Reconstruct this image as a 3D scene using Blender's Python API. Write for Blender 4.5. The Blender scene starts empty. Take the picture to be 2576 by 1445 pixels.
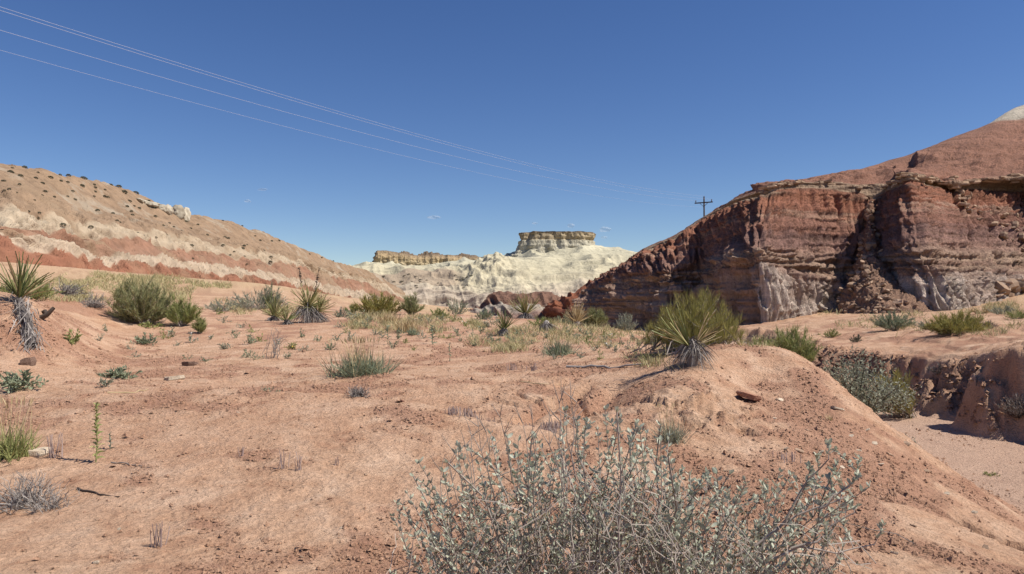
import bpy, math, random
import numpy as np
from mathutils import Vector, Matrix, Euler

random.seed(11)
RNG = np.random.default_rng(11)
scene = bpy.context.scene
COL = scene.collection

# ------------------------------------------------------------------ camera, sky, sun, exposure
F = 1874.0                      # focal length in pixels of a 2576 px wide frame
PITCH = math.radians(1.5)
CAMZ = 1.6
cam_d = bpy.data.cameras.new("camera")
cam_d.sensor_width = 36.0
cam_d.lens = 36.0 * F / 2576.0
cam_d.clip_start = 0.05
cam_d.clip_end = 20000.0
cam = bpy.data.objects.new("camera", cam_d)
cam.location = (0, 0, CAMZ)
cam.rotation_euler = (math.radians(90) + PITCH, 0, 0)
COL.objects.link(cam)
scene.camera = cam

SUN_EL = math.radians(53)
SUN_AZ = math.radians(103)       # clockwise from +Y (view direction): sun stands to the right
world = bpy.data.worlds.new("World")
scene.world = world
world.use_nodes = True
wn = world.node_tree
bg = wn.nodes["Background"]
sky = wn.nodes.new("ShaderNodeTexSky")
sky.sky_type = 'NISHITA'
sky.sun_disc = False
sky.sun_elevation = SUN_EL
sky.sun_rotation = SUN_AZ
sky.altitude = 1500
sky.air_density = 1.0
sky.dust_density = 0.12
sky.ozone_density = 2.0
hs = wn.nodes.new("ShaderNodeHueSaturation")
hs.inputs["Hue"].default_value = 0.512
hs.inputs["Saturation"].default_value = 1.22
wn.links.new(sky.outputs[0], hs.inputs["Color"])
wn.links.new(hs.outputs[0], bg.inputs[0])
bg.inputs[1].default_value = 0.084

sun_d = bpy.data.lights.new("sun", 'SUN')
sun_d.energy = 5.0
sun_d.angle = math.radians(0.53)
sun_d.color = (1.0, 0.94, 0.85)
sun = bpy.data.objects.new("sun", sun_d)
sdir = Vector((math.sin(SUN_AZ) * math.cos(SUN_EL), math.cos(SUN_AZ) * math.cos(SUN_EL), math.sin(SUN_EL)))
sun.rotation_euler = (-sdir).to_track_quat('-Z', 'Y').to_euler()
sun.location = (60, 0, 80)
COL.objects.link(sun)

scene.view_settings.view_transform = 'Standard'
scene.view_settings.look = 'None'
scene.view_settings.exposure = 0.3
scene.view_settings.gamma = 1.0
scene.render.engine = 'CYCLES'
scene.cycles.max_bounces = 5
scene.cycles.diffuse_bounces = 2
scene.cycles.glossy_bounces = 1
scene.cycles.transparent_max_bounces = 12

# ------------------------------------------------------------------ projection helpers
_f = np.array([0, math.cos(PITCH), math.sin(PITCH)])
_u = np.array([0, -math.sin(PITCH), math.cos(PITCH)])
_C = np.array([0, 0, CAMZ])

def ray(px, py):
    return _f + (px - 1288.0) / F * np.array([1.0, 0, 0]) + (722.5 - py) / F * _u

def U(px, py, d):
    """a point seen at (px, py), d metres in front of the photographer"""
    r = ray(px, py)
    return _C + r * (d / r[1])

def project(P):
    v = P - _C
    z = v @ _f
    return 1288 + F * v[..., 0] / z, 722.5 - F * (v @ _u) / z, z

# ------------------------------------------------------------------ noise
def _hash(ix, iy, iz, seed):
    h = (ix.astype(np.uint32) * np.uint32(374761393) + iy.astype(np.uint32) * np.uint32(668265263)
         + iz.astype(np.uint32) * np.uint32(2147483647) + np.uint32(seed * 1274126177 & 0xffffffff))
    h = (h ^ (h >> np.uint32(13))) * np.uint32(1274126177)
    h = (h ^ (h >> np.uint32(16))) * np.uint32(2246822519)
    h ^= h >> np.uint32(15)
    return h.astype(np.float64) / 4294967295.0 * 2 - 1

def vnoise(x, y, z=None, seed=0):
    x = np.asarray(x, float); y = np.asarray(y, float)
    z = np.zeros_like(x) if z is None else np.asarray(z, float)
    x, y, z = np.broadcast_arrays(x, y, z)
    fx, fy, fz = np.floor(x), np.floor(y), np.floor(z)
    ix, iy, iz = fx.astype(np.int64), fy.astype(np.int64), fz.astype(np.int64)
    tx, ty, tz = x - fx, y - fy, z - fz
    tx = tx * tx * tx * (tx * (tx * 6 - 15) + 10)
    ty = ty * ty * ty * (ty * (ty * 6 - 15) + 10)
    tz = tz * tz * tz * (tz * (tz * 6 - 15) + 10)
    with np.errstate(over='ignore'):
        c = [[[_hash(ix + a, iy + b, iz + d, seed) for d in (0, 1)] for b in (0, 1)] for a in (0, 1)]
    l = lambda a, b, t: a + (b - a) * t
    x00 = l(c[0][0][0], c[1][0][0], tx); x10 = l(c[0][1][0], c[1][1][0], tx)
    x01 = l(c[0][0][1], c[1][0][1], tx); x11 = l(c[0][1][1], c[1][1][1], tx)
    return l(l(x00, x10, ty), l(x01, x11, ty), tz)

def vnoise2(x, y, seed=0):
    x, y = np.broadcast_arrays(np.asarray(x, float), np.asarray(y, float))
    fx, fy = np.floor(x), np.floor(y)
    ix, iy = fx.astype(np.int64), fy.astype(np.int64)
    tx, ty = x - fx, y - fy
    tx = tx * tx * tx * (tx * (tx * 6 - 15) + 10)
    ty = ty * ty * ty * (ty * (ty * 6 - 15) + 10)
    zz = np.zeros_like(ix)
    with np.errstate(over='ignore'):
        a = _hash(ix, iy, zz, seed); b = _hash(ix + 1, iy, zz, seed)
        c = _hash(ix, iy + 1, zz, seed); d = _hash(ix + 1, iy + 1, zz, seed)
    return (a + (b - a) * tx) * (1 - ty) + (c + (d - c) * tx) * ty

def fbm2(x, y, o=4, seed=0, gain=.5):
    s = 0; a = 1; n = 0
    for i in range(o):
        s = s + a * vnoise2(x * 2 ** i + 17.3 * i, y * 2 ** i - 9.1 * i, seed + i); n += a; a *= gain
    return s / n

def fbm3(x, y, z, o=3, seed=0, gain=.5):
    s = 0; a = 1; n = 0
    for i in range(o):
        s = s + a * vnoise(x * 2 ** i + 7.7 * i, y * 2 ** i - 3.3 * i, z * 2 ** i + 5.1 * i, seed + i); n += a; a *= gain
    return s / n

def sstep(a, b, x):
    t = np.clip((x - a) / (b - a), 0, 1)
    return t * t * (3 - 2 * t)

# ------------------------------------------------------------------ mesh helpers
def mesh_arrays(name, V, faces, smooth=True, mats=(), midx=None, attrs=None):
    """faces: list of (k,n) int arrays with n corners each"""
    me = bpy.data.meshes.new(name)
    V = np.ascontiguousarray(V, dtype=np.float32).reshape(-1, 3)
    faces = [np.asarray(f, dtype=np.int32) for f in faces if len(f)]
    me.vertices.add(len(V)); me.vertices.foreach_set("co", V.ravel())
    loops = np.concatenate([f.ravel() for f in faces])
    tot = np.concatenate([np.full(len(f), f.shape[1], np.int32) for f in faces])
    start = np.concatenate([[0], np.cumsum(tot)[:-1]]).astype(np.int32)
    me.loops.add(len(loops)); me.loops.foreach_set("vertex_index", loops)
    me.polygons.add(len(tot)); me.polygons.foreach_set("loop_start", start)
    try:
        me.polygons.foreach_set("loop_total", tot)
    except Exception:
        pass
    me.polygons.foreach_set("use_smooth", np.full(len(tot), smooth, dtype=bool))
    for m in mats: me.materials.append(m)
    if midx is not None: me.polygons.foreach_set("material_index", np.asarray(midx, np.int32))
    me.update(calc_edges=True)
    if attrs:
        for k, a in attrs.items():
            at = me.attributes.new(k, 'FLOAT', 'POINT')
            at.data.foreach_set("value", np.ascontiguousarray(a, dtype=np.float32).ravel())
    return me

def obj(name, me, parent=None, loc=None):
    o = bpy.data.objects.new(name, me)
    COL.objects.link(o)
    if parent is not None: o.parent = parent
    if loc is not None: o.location = loc
    return o

def tag(o, label=None, cat=None, group=None, kind=None):
    if label: o["label"] = label
    if cat: o["category"] = cat
    if group: o["group"] = group
    if kind: o["kind"] = kind
    return o

def empty(name, loc, label, cat, group=None, rz=0.0):
    o = bpy.data.objects.new(name, None)
    o.empty_display_size = .2
    COL.objects.link(o)
    o.location = tuple(loc); o.rotation_euler = (0, 0, rz)
    return tag(o, label, cat, group)

def grid_faces(nr, nc, wrap=False):
    i = np.arange(nr * nc).reshape(nr, nc)
    if wrap: i = np.concatenate([i, i[:, :1]], 1)
    return np.stack([i[:-1, :-1], i[:-1, 1:], i[1:, 1:], i[1:, :-1]], -1).reshape(-1, 4)

def normals(P):
    du = np.gradient(P, axis=1); dv = np.gradient(P, axis=0)
    n = np.cross(du, dv)
    return n / (np.linalg.norm(n, axis=-1, keepdims=True) + 1e-9)

# ------------------------------------------------------------------ materials
def new_mat(name):
    m = bpy.data.materials.new(name); m.use_nodes = True
    nt = m.node_tree
    b = nt.nodes["Principled BSDF"]
    b.inputs["Roughness"].default_value = .9
    b.inputs["Specular IOR Level"].default_value = .12
    return m, nt, b

def N(nt, t, **kw):
    n = nt.nodes.new(t)
    for k, v in kw.items():
        if k.startswith("i_"):
            key = k[2:]
            key = int(key) if key.isdigit() else key
            n.inputs[key].default_value = v
        else: setattr(n, k, v)
    return n

def noise_node(nt, vec, scale, detail=4, rough=.55, dist=0):
    n = N(nt, "ShaderNodeTexNoise")
    n.inputs["Scale"].default_value = scale; n.inputs["Detail"].default_value = detail
    n.inputs["Roughness"].default_value = rough; n.inputs["Distortion"].default_value = dist
    if vec is not None: nt.links.new(vec, n.inputs["Vector"])
    return n

def ramp(nt, fac, stops, interp='LINEAR'):
    r = N(nt, "ShaderNodeValToRGB"); r.color_ramp.interpolation = interp
    e = r.color_ramp.elements
    while len(e) < len(stops): e.new(.5)
    for el, (p, c) in zip(e, stops):
        el.position = p
        c = (c, c, c) if isinstance(c, (int, float)) else c
        el.color = (*c, 1)
    nt.links.new(fac, r.inputs[0])
    return r

def mix(nt, fac, a, b, mode='MIX'):
    m = N(nt, "ShaderNodeMix", data_type='RGBA', blend_type=mode)
    for s, v in ((0, fac), (6, a), (7, b)):
        if hasattr(v, "is_linked") or hasattr(v, "links"): nt.links.new(v, m.inputs[s])
        else: m.inputs[s].default_value = v if s == 0 else (*v, 1)
    return m.outputs[2]

def math_n(nt, op, a, b=None, c=None):
    m = N(nt, "ShaderNodeMath", operation=op)
    for i, v in enumerate((a, b, c)):
        if v is None: continue
        if hasattr(v, "links"): nt.links.new(v, m.inputs[i])
        else: m.inputs[i].default_value = v
    return m.outputs[0]

def bump(nt, b, hs):
    """hs: list of (height socket, distance, strength); chained"""
    prev = None
    for h, dist, st in hs:
        n = N(nt, "ShaderNodeBump"); n.inputs["Distance"].default_value = dist; n.inputs["Strength"].default_value = st
        nt.links.new(h, n.inputs["Height"])
        if prev is not None: nt.links.new(prev, n.inputs["Normal"])
        prev = n.outputs[0]
    nt.links.new(prev, b.inputs["Normal"])

def geo_pos(nt):
    return N(nt, "ShaderNodeNewGeometry").outputs["Position"]

def attr(nt, name):
    return N(nt, "ShaderNodeAttribute", attribute_name=name).outputs["Fac"]

def mat_soil():
    m, nt, b = new_mat("red_desert_soil")
    p = geo_pos(nt)
    big = noise_node(nt, p, .35, 5, .6)
    mid = noise_node(nt, p, 2.2, 6, .65, .6)
    fine = noise_node(nt, p, 22, 6, .7)
    grit = noise_node(nt, p, 85, 3, .7)
    c = ramp(nt, mid.outputs[0], [(.30, (.39, .215, .132)), (.42, (.515, .317, .201)), (.56, (.59, .388, .258)), (.70, (.665, .466, .325))])
    bigr = ramp(nt, big.outputs[0], [(.36, 0.0), (.66, 1.0)])
    c2 = mix(nt, math_n(nt, 'MULTIPLY', bigr.outputs[0], .35), c.outputs[0], (.48, .265, .165))
    crust = attr(nt, "crust")
    c2 = mix(nt, math_n(nt, 'MULTIPLY', crust, .75), c2, (.375, .200, .130))
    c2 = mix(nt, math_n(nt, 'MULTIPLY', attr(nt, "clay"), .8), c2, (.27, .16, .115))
    w = attr(nt, "wash")
    c3 = mix(nt, math_n(nt, 'MULTIPLY', w, .8), c2, (.47, .325, .245))
    tanm = attr(nt, "tan")
    c3 = mix(nt, tanm, c3, (.48, .36, .205))
    fr = ramp(nt, fine.outputs[0], [(.3, .66), (.5, 1.0), (.72, 1.22)])
    c4 = mix(nt, .8, c3, fr.outputs[0], 'MULTIPLY')
    gr = ramp(nt, grit.outputs[0], [(.34, .55), (.48, 1.0), (.75, 1.25)])
    c5 = mix(nt, .55, c4, gr.outputs[0], 'MULTIPLY')
    nt.links.new(c5, b.inputs["Base Color"])
    vor = N(nt, "ShaderNodeTexVoronoi"); vor.inputs["Scale"].default_value = 30
    nt.links.new(p, vor.inputs["Vector"])
    bump(nt, b, [(mid.outputs[0], .07, .6), (fine.outputs[0], .05, .9), (vor.outputs[0], .02, .6), (grit.outputs[0], .010, .7)])
    return m

def mat_band(name, stops, scale=1.0, mottle=.5, interp='LINEAR', bump_d=.12, jit=.05, bump_s=.8, beds=None):
    """rock coloured by its bed (attribute band, 0..1) with mottling"""
    m, nt, b = new_mat(name)
    p = geo_pos(nt)
    n1 = noise_node(nt, p, .5 * scale, 5, .6, .4)
    n2 = noise_node(nt, p, 4 * scale, 5, .65)
    bd = attr(nt, "band")
    j = math_n(nt, 'MULTIPLY_ADD', n1.outputs[0], jit, -jit / 2)
    fac = math_n(nt, 'ADD', bd, j)
    c = ramp(nt, fac, stops, interp)
    r1 = ramp(nt, n1.outputs[0], [(.3, .72), (.5, 1.0), (.72, 1.22)])
    r2 = ramp(nt, n2.outputs[0], [(.3, .68), (.52, 1.0), (.75, 1.25)])
    c1 = mix(nt, mottle, c.outputs[0], r1.outputs[0], 'MULTIPLY')
    c2 = mix(nt, mottle, c1, r2.outputs[0], 'MULTIPLY')
    nt.links.new(c2, b.inputs["Base Color"])
    mp = N(nt, "ShaderNodeMapping"); mp.inputs["Scale"].default_value = (1, 1, .22)
    nt.links.new(p, mp.inputs["Vector"])
    n3 = noise_node(nt, mp.outputs[0], 3.2 * scale, 4, .6, .5)
    r3 = ramp(nt, n3.outputs[0], [(.36, .50), (.48, .98), (.66, 1.28)])
    c2 = mix(nt, mottle, c2, r3.outputs[0], 'MULTIPLY')
    if beds:                                   # thin sedimentary beds
        mb = N(nt, "ShaderNodeMapping"); mb.inputs["Scale"].default_value = (beds[0] * .02, beds[0] * .02, beds[0])
        nt.links.new(p, mb.inputs["Vector"])
        nb = noise_node(nt, mb.outputs[0], 1.0, 3, .6)
        rb_ = ramp(nt, nb.outputs[0], [(.36, .62), (.46, 1.0), (.55, .92), (.66, 1.3)])
        c2 = mix(nt, beds[1], c2, rb_.outputs[0], 'MULTIPLY')
    nt.links.new(c2, b.inputs["Base Color"])
    bump(nt, b, [(n1.outputs[0], bump_d * 2, bump_s * .15), (n3.outputs[0], bump_d * 2.2, bump_s), (n2.outputs[0], bump_d, bump_s)])
    return m

def mat_leafy(name, c0, c1, rough=.65, trans=.25):
    """plant tissue: colour varies with the per-blade attribute rnd and per object"""
    m, nt, b = new_mat(name)
    b.inputs["Roughness"].default_value = rough
    b.inputs["Specular IOR Level"].default_value = .25
    oi = N(nt, "ShaderNodeObjectInfo")
    a = attr(nt, "rnd")
    f = math_n(nt, 'FRACT', math_n(nt, 'ADD', a, math_n(nt, 'MULTIPLY', oi.outputs["Random"], .999)))
    c = ramp(nt, f, [(0, c0), (.55, tuple((x + y) / 2 for x, y in zip(c0, c1))), (1, c1)])
    nt.links.new(c.outputs[0], b.inputs["Base Color"])
    if trans > 0:
        t = N(nt, "ShaderNodeBsdfTranslucent"); nt.links.new(c.outputs[0], t.inputs[0])
        mx = N(nt, "ShaderNodeMixShader"); mx.inputs[0].default_value = trans
        nt.links.new(b.outputs[0], mx.inputs[1]); nt.links.new(t.outputs[0], mx.inputs[2])
        nt.links.new(mx.outputs[0], nt.nodes["Material Output"].inputs[0])
    return m

def mat_rock(name, c0, c1, scale=6):
    m, nt, b = new_mat(name)
    tc = N(nt, "ShaderNodeTexCoord").outputs["Object"]
    oi = N(nt, "ShaderNodeObjectInfo")
    n = noise_node(nt, tc, scale, 5, .65)
    c = ramp(nt, n.outputs[0], [(.3, c0), (.7, c1)])
    v = ramp(nt, oi.outputs["Random"], [(0, .75), (1, 1.2)])
    cc = mix(nt, 1.0, c.outputs[0], v.outputs[0], 'MULTIPLY')
    nt.links.new(cc, b.inputs["Base Color"])
    bump(nt, b, [(n.outputs[0], .03, .6)])
    return m
# ------------------------------------------------------------------ the ground
WASH = np.array([(8.5, -9, 2.4, 3.6, 1.4), (8.5, 3, 2.3, 3.6, 1.3), (8.8, 9, 2.1, 3.3, .9), (8.2, 13, 1.55, 2.6, 1.7), (7.9, 15.6, 1.3, 2.2, 1.6),
                 (7.6, 18.5, .9, 1.6, 2.2), (7.8, 23, .7, 1.4, 2.6), (8.8, 28, .8, 1.3, 2.6), (9.6, 33, .9, 1.5, 2.6), (8.5, 44, 1, 2, 1.5), (3, 64, 1, 2, 2)])
_t = np.linspace(0, len(WASH) - 1, 260)
WS = np.stack([np.interp(_t, np.arange(len(WASH)), WASH[:, k]) for k in range(5)], 1)
_k = np.ones(13) / 13
WS = np.stack([np.convolve(np.pad(WS[:, k], 6, 'edge'), _k, 'valid') for k in range(5)], 1)
_tan = np.gradient(WS[:, :2], axis=0); _tan /= np.linalg.norm(_tan, axis=1, keepdims=True)

_ctl = [  # (px, py, distance) of upland ground seen in the photograph
 (0,1445,4.4),(500,1445,4.4),(1000,1445,4.4),(1400,1445,4.4),(1800,1445,4.4),(2200,1445,4.5),(2576,1445,4.9),
 (-300,1445,4.4),(-300,1250,5.9),(0,1250,5.9),(500,1250,5.9),(1000,1250,5.9),(1400,1250,5.9),(1700,1270,5.8),(2000,1250,6.1),(2300,1290,6.0),
 (0,1100,7.5),(300,1100,7.5),(650,1100,7.5),(1000,1100,7.3),(1300,1130,6.9),
 (250,990,9.4),(550,985,9.3),(800,998,9.0),(1000,1020,8.6),(1200,1062,7.9),
 (550,968,10.8),(800,962,11.0),(1000,962,10.6),(1200,990,9.6),(1350,1030,8.6),
 (0,980,10),(-200,980,10),(0,900,11.2),(-200,880,11.4),(120,900,11.8),(0,850,11.9),(90,850,12.3),(0,780,12.7),(60,765,13.2),(-200,760,13),(150,790,15),(200,850,14),
 (-100,735,18),(120,735,20),(250,750,24),(300,900,14),(300,830,18.5),(450,900,14),(600,900,14),(750,900,14),(900,900,14),(1050,900,14),(1200,895,14),
 (450,835,18.5),(600,835,18.5),(750,830,19),(900,840,18.5),(1050,845,18),(1200,845,18),(1350,890,13.5),
 (400,780,26),(550,770,30),(700,770,30),(850,785,27),(950,790,28),(1100,792,29),(1200,796,28),(1300,803,25),(1400,814,23),(1500,824,22.5),(1600,834,22),(1700,870,16),
 (1350,960,10.5),(1500,925,11.2),(1620,925,10.6),(1500,985,9.4),(1420,1060,8.0),
 (1640,960,9.3),(1740,930,9.5),(1800,885,10.4),(1850,882,10.5),(1700,880,12.5),(1780,872,13.5),
 (1600,1100,7.4),(1750,1110,7.3),(1700,1010,8.2),(1850,1030,8.3),(1950,1080,7.8),(1900,960,9.6),
]
_wld = [  # world points (x, y, z)
 (3.6,10.6,.95),(3.9,10.2,.9),(4.2,9.5,.7),(4.6,8.8,.45),(4.2,12.5,.85),(4.4,15,.75),(4,19,.7),(4.5,25,.55),(4.2,33,.5),
 (4.2,6.2,-.05),(4.6,4.6,-.15),(4.5,2,-.2),(5,-4,-.2),
 (11.3,12,.8),(11.2,15.4,1.0),(11.8,17.5,.7),(13,14,1.3),(10.4,19,.1),(9.9,20.5,.15),(12,20,.6),(10.4,23,.42),(14,18,.9),(13,9,.6),(13,2,.6),(17,10,1.2),
 (12,27,.5),(15,26,1.0),(18,24,1.4),(13,34,.6),(17,36,1.1),(21,36,1.35),(25,34,1.7),(22,28,1.5),(30,40,2.2),(20,44,1.2),(26,44,1.5),(14,44,.5),
 (16,60,.5),(30,60,3),(9.5,50,-.2),(5,45,.2),(0,45,.75),(-5,40,1.2),(-12,40,1.8),(-20,42,2.4),(-28,45,3.0),(-20,60,3.4),(-30,65,4.2),(-40,55,4.5),(-50,75,6),
 (-10,60,1.6),(0,65,.3),(8,75,-.4),(15,90,-.4),(0,100,.5),(-15,90,2.0),(-30,100,3.5),(-20,130,2.4),(0,150,.3),(20,150,0),(-30,180,2),(0,250,0),(60,250,0),(-80,250,4),
 (0,2,0),(-2,2,0),(2,2,0),(-4,0,.1),(0,0,0),(3,0,-.1),(0,-5,0),(-6,-6,.2),(-6,5,.15),(-9,8,.6),(-9,3,.3),(-14,13,1.4),(-16,8,1.2),(0,-20,0),(-20,-20,1),(-25,10,2),(20,-20,1),(25,10,2),(0,-80,0),(-80,-50,3),(80,-50,3),(-90,30,8),(60,30,5)]

def _lp(x, y):
    r = np.sqrt(x * x + (y + 1.0) ** 2) + .8
    return np.stack([np.arctan2(x, y + 1.0) * 2.2, np.log(r) * 1.3], -1)

_cp = np.array([U(*c) for c in _ctl] + [np.array(w, float) for w in _wld])
_cl = _lp(_cp[:, 0], _cp[:, 1])
def _tps(r2):
    return .5 * r2 * np.log(r2 + 1e-9)
_n = len(_cp)
_K = _tps(((_cl[:, None] - _cl[None]) ** 2).sum(-1)) + np.eye(_n) * 2e-4
_A = np.zeros((_n + 3, _n + 3)); _A[:_n, :_n] = _K
_A[:_n, _n] = 1; _A[:_n, _n + 1:] = _cl; _A[_n:, :_n] = _A[:_n, _n:].T
_w = np.linalg.solve(_A, np.concatenate([_cp[:, 2], np.zeros(3)]))

def upland(x, y):
    q = _lp(x, y)
    z = np.full(q.shape[:-1], _w[_n]) + q @ _w[_n + 1:]
    for i in range(_n):
        d = ((q - _cl[i]) ** 2).sum(-1)
        z += _w[i] * _tps(d)
    return z

def _pit(px, py, d, rx, ry, an, dp):
    p = U(px, py, d); return (p[0], p[1], rx, ry, an, dp)
PITS = [_pit(1866, 1014, 8.3, .13, .09, .2, .22), _pit(780, 990, 9.15, .26, .06, -.1, .10), _pit(745, 986, 9.2, .10, .05, 0, .08)]
_pr = random.Random(9)
for _k in range(20):
    PITS.append(_pit(_pr.gauss(1770, 75), _pr.gauss(1062, 28), 7.75 + _pr.uniform(-.3, .4), _pr.uniform(.05, .16), _pr.uniform(.03, .06), _pr.uniform(-.6, .4), _pr.uniform(.05, .12)))
for _k in range(14):
    PITS.append(_pit(_pr.uniform(1270, 1500), _pr.uniform(965, 1040), 9.1 + _pr.uniform(-.4, .4), _pr.uniform(.10, .30), _pr.uniform(.03, .05), -.95 + _pr.uniform(-.15, .15), _pr.uniform(.04, .10)))
for _k in range(16):
    _t = _k / 15
    PITS.append(_pit(2240 + 340 * _t + _pr.uniform(-6, 6), 1262 + 125 * _t + _pr.uniform(-5, 5), 6.5 - .75 * _t, .16, .035, -.35, .05))
for _k in range(22):
    PITS.append(_pit(_pr.uniform(1680, 1800), _pr.uniform(1220, 1300), 5.9 + _pr.uniform(-.2, .3), _pr.uniform(.04, .12), _pr.uniform(.03, .05), _pr.uniform(-.6, .6), _pr.uniform(.04, .10)))
for _k in range(26):
    PITS.append(_pit(_pr.uniform(0, 150), _pr.uniform(840, 900), 11.8 + _pr.uniform(-.4, .5), _pr.uniform(.05, .18), _pr.uniform(.03, .05), _pr.uniform(-.3, .3), _pr.uniform(.04, .10)))

def wash_coords(x, y):
    """signed distance outside the wash floor edge, side slope width, floor mask"""
    best = np.full(x.shape, 1e18); side = np.zeros(x.shape); idx = np.zeros(x.shape, int)
    for i in range(0, len(WS), 2):
        dx = x - WS[i, 0]; dy = y - WS[i, 1]
        d = dx * dx + dy * dy
        mk = d < best
        best[mk] = d[mk]; idx[mk] = i
    s = (x - WS[idx, 0]) * _tan[idx, 1] - (y - WS[idx, 1]) * _tan[idx, 0]   # >0 right of the flow line
    dist = np.sqrt(best)
    wd = np.where(s > 0, WS[idx, 4], WS[idx, 3])
    return dist - WS[idx, 2], wd, s

def ground_z(x, y, detail=True):
    x = np.asarray(x, float); y = np.asarray(y, float)
    sh = x.shape
    x = x.ravel(); y = y.ravel()
    r = np.sqrt(x * x + y * y)
    z = upland(x, y)
    near = 1 - sstep(18, 45, r)
    wmask = np.zeros_like(x); clay = np.zeros_like(x)
    inr = (x > -2) & (x < 16) & (y < 62) & (y > -10)
    if inr.any():
        xi, yi = x[inr], y[inr]
        e, wd, s = wash_coords(xi, yi)
        right = s > 0
        e = e + fbm2(xi * .8, yi * .8, 3, 5) * np.where(right, .8, .25) + vnoise2(xi * .3, yi * .3, 6) * np.where(right & (yi > 16), 1.3, 0) + fbm2(xi * 3.1, yi * 3.1, 2, 9) * np.where(right, .18, .05)
        t = np.clip(e / wd, 0, 1)
        S = np.where(right, t ** 1.4 * (2 - t ** 1.4) * .25 + .75 * sstep(.0, .8, t), t * t * (3 - 2 * t))
        fl = -1.0 + fbm2(xi * .5, yi * .5, 3, 3) * .05 + sstep(17, 25, yi) * .8
        z[inr] = fl + (z[inr] - fl) * S
        steep = 4 * S * (1 - S) * right
        bz = z[inr] + fbm2(xi * 1.5, yi * 1.5, 2, 98) * .12
        z[inr] += right * sstep(.02, .2, S) * (np.round(bz / .22) * .22 - bz) * .28
        z[inr] += steep * ((np.abs(fbm2(xi * 2.1, yi * 2.1, 4, 95)) - .2) * .6 + fbm2(xi * 6, yi * 6, 2, 96) * .22)
        z[inr] += (4 * S * (1 - S)) * (~right) * fbm2(xi * 3, yi * 3, 3, 97) * .06
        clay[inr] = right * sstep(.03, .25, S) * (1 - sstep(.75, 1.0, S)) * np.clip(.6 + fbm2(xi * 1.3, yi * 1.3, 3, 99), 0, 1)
        wmask[inr] = 1 - sstep(-.1, .5, t)
    if detail:
        und = fbm2(x * .45, y * .45, 3, 21) * .06 + fbm2(x * 1.7, y * 1.7, 3, 31) * .025
        und = und + np.abs(fbm2(x * 5.3, y * 5.3, 3, 41)) * .022 + fbm2(x * 16, y * 16, 2, 51) * .007 * near
        z = z + und * (1 - .3 * wmask)
        # crumbling faces of the mound: broken ledges
        m = np.exp(-(((x - 1.95) / .85) ** 2 + ((y - 8.1) / .7) ** 2))
        lz = z + .05 * fbm2(x * 3, y * 3, 2, 61)
        q = .16
        z = z + m * (np.round(lz / q) * q - lz) * .6 + m * np.abs(fbm2(x * 5, y * 5, 3, 63)) * .15
        # rills on the small slope left of the mound
        m2 = np.exp(-(((x - .72) / .75) ** 2 + ((y - 9.3) / .9) ** 2))
        rr = vnoise2((x * .55 + y * .83) * .4, (x * .83 - y * .55) * 4.6, 71)
        z = z - m2 * np.clip(rr - .0, 0, 1) * .38
        for cx_, cy_, rx_, ry_, an_, dp_ in PITS:
            k_ = (np.abs(x - cx_) < .9) & (np.abs(y - cy_) < .9)
            if not k_.any(): continue
            ux, uy = x[k_] - cx_, y[k_] - cy_
            c_, s_ = math.cos(an_), math.sin(an_)
            a_, b_ = (ux * c_ + uy * s_) / rx_, (-ux * s_ + uy * c_) / ry_
            wv = 1 + .5 * fbm2(x[k_] * 9, y[k_] * 9, 2, 64)
            z[k_] -= dp_ * (1 - sstep(.45, 1.0, np.sqrt(a_ * a_ + b_ * b_) * wv))
        # thin step where the smooth near lobe breaks off
        ex = np.interp(x, [-4.2, -3.5, -2.2, -1.2, -.35, .4], [9.6, 9.35, 9.05, 8.55, 7.95, 7.5]) + fbm2(x * 2.2, y * 0, 3, 81) * .12
        em = sstep(-4.5, -3.4, x) * (1 - sstep(.1, .6, x))
        dd = y - ex
        z = z + em * .05 * sstep(-1.2, -.1, dd) * (1 - sstep(-.05, .06, dd)) - em * .13 * sstep(-.04, .10, dd) * (1 - sstep(.3, 2.2, dd))
    ground_z.wash = wmask.reshape(sh); ground_z.clay = clay.reshape(sh)
    return z.reshape(sh)

th = np.concatenate([np.linspace(-180, -50, 34)[:-1], np.linspace(-50, -40, 30)[:-1], np.linspace(-40, 40, 510), np.linspace(40, 50, 30)[1:], np.linspace(50, 180, 34)[1:]])
rr_ = np.concatenate([[.05], np.geomspace(.6, 3.4, 24)[:-1], np.geomspace(3.4, 46, 470), np.geomspace(46, 4000, 70)[1:]])
TH, RR = np.meshgrid(np.radians(th), rr_)
GX, GY = np.sin(TH) * RR, np.cos(TH) * RR
GZ = ground_z(GX, GY)
gw = ground_z.wash
mnd_ = np.exp(-(((GX - 3.6) / 2.2) ** 2 + ((GY - 7.6) / 2.4) ** 2))
crust_a = sstep(-.08, .30, .42 * mnd_ + fbm2(GX * .9, GY * .9, 4, 601) + .55 * fbm2(GX * 3.2, GY * 3.2, 2, 605)) * (1 - gw)
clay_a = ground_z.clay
far = sstep(26, 60, RR) * (fbm2(GX * .08, GY * .08, 3, 91) * .5 + .5)
M_SOIL = mat_soil()
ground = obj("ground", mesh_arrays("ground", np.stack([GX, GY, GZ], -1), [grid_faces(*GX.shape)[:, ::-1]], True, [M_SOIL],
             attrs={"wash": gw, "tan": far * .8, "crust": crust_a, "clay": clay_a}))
tag(ground, kind="structure", label="sandy red desert ground with a shallow dry wash on the right")

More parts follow.
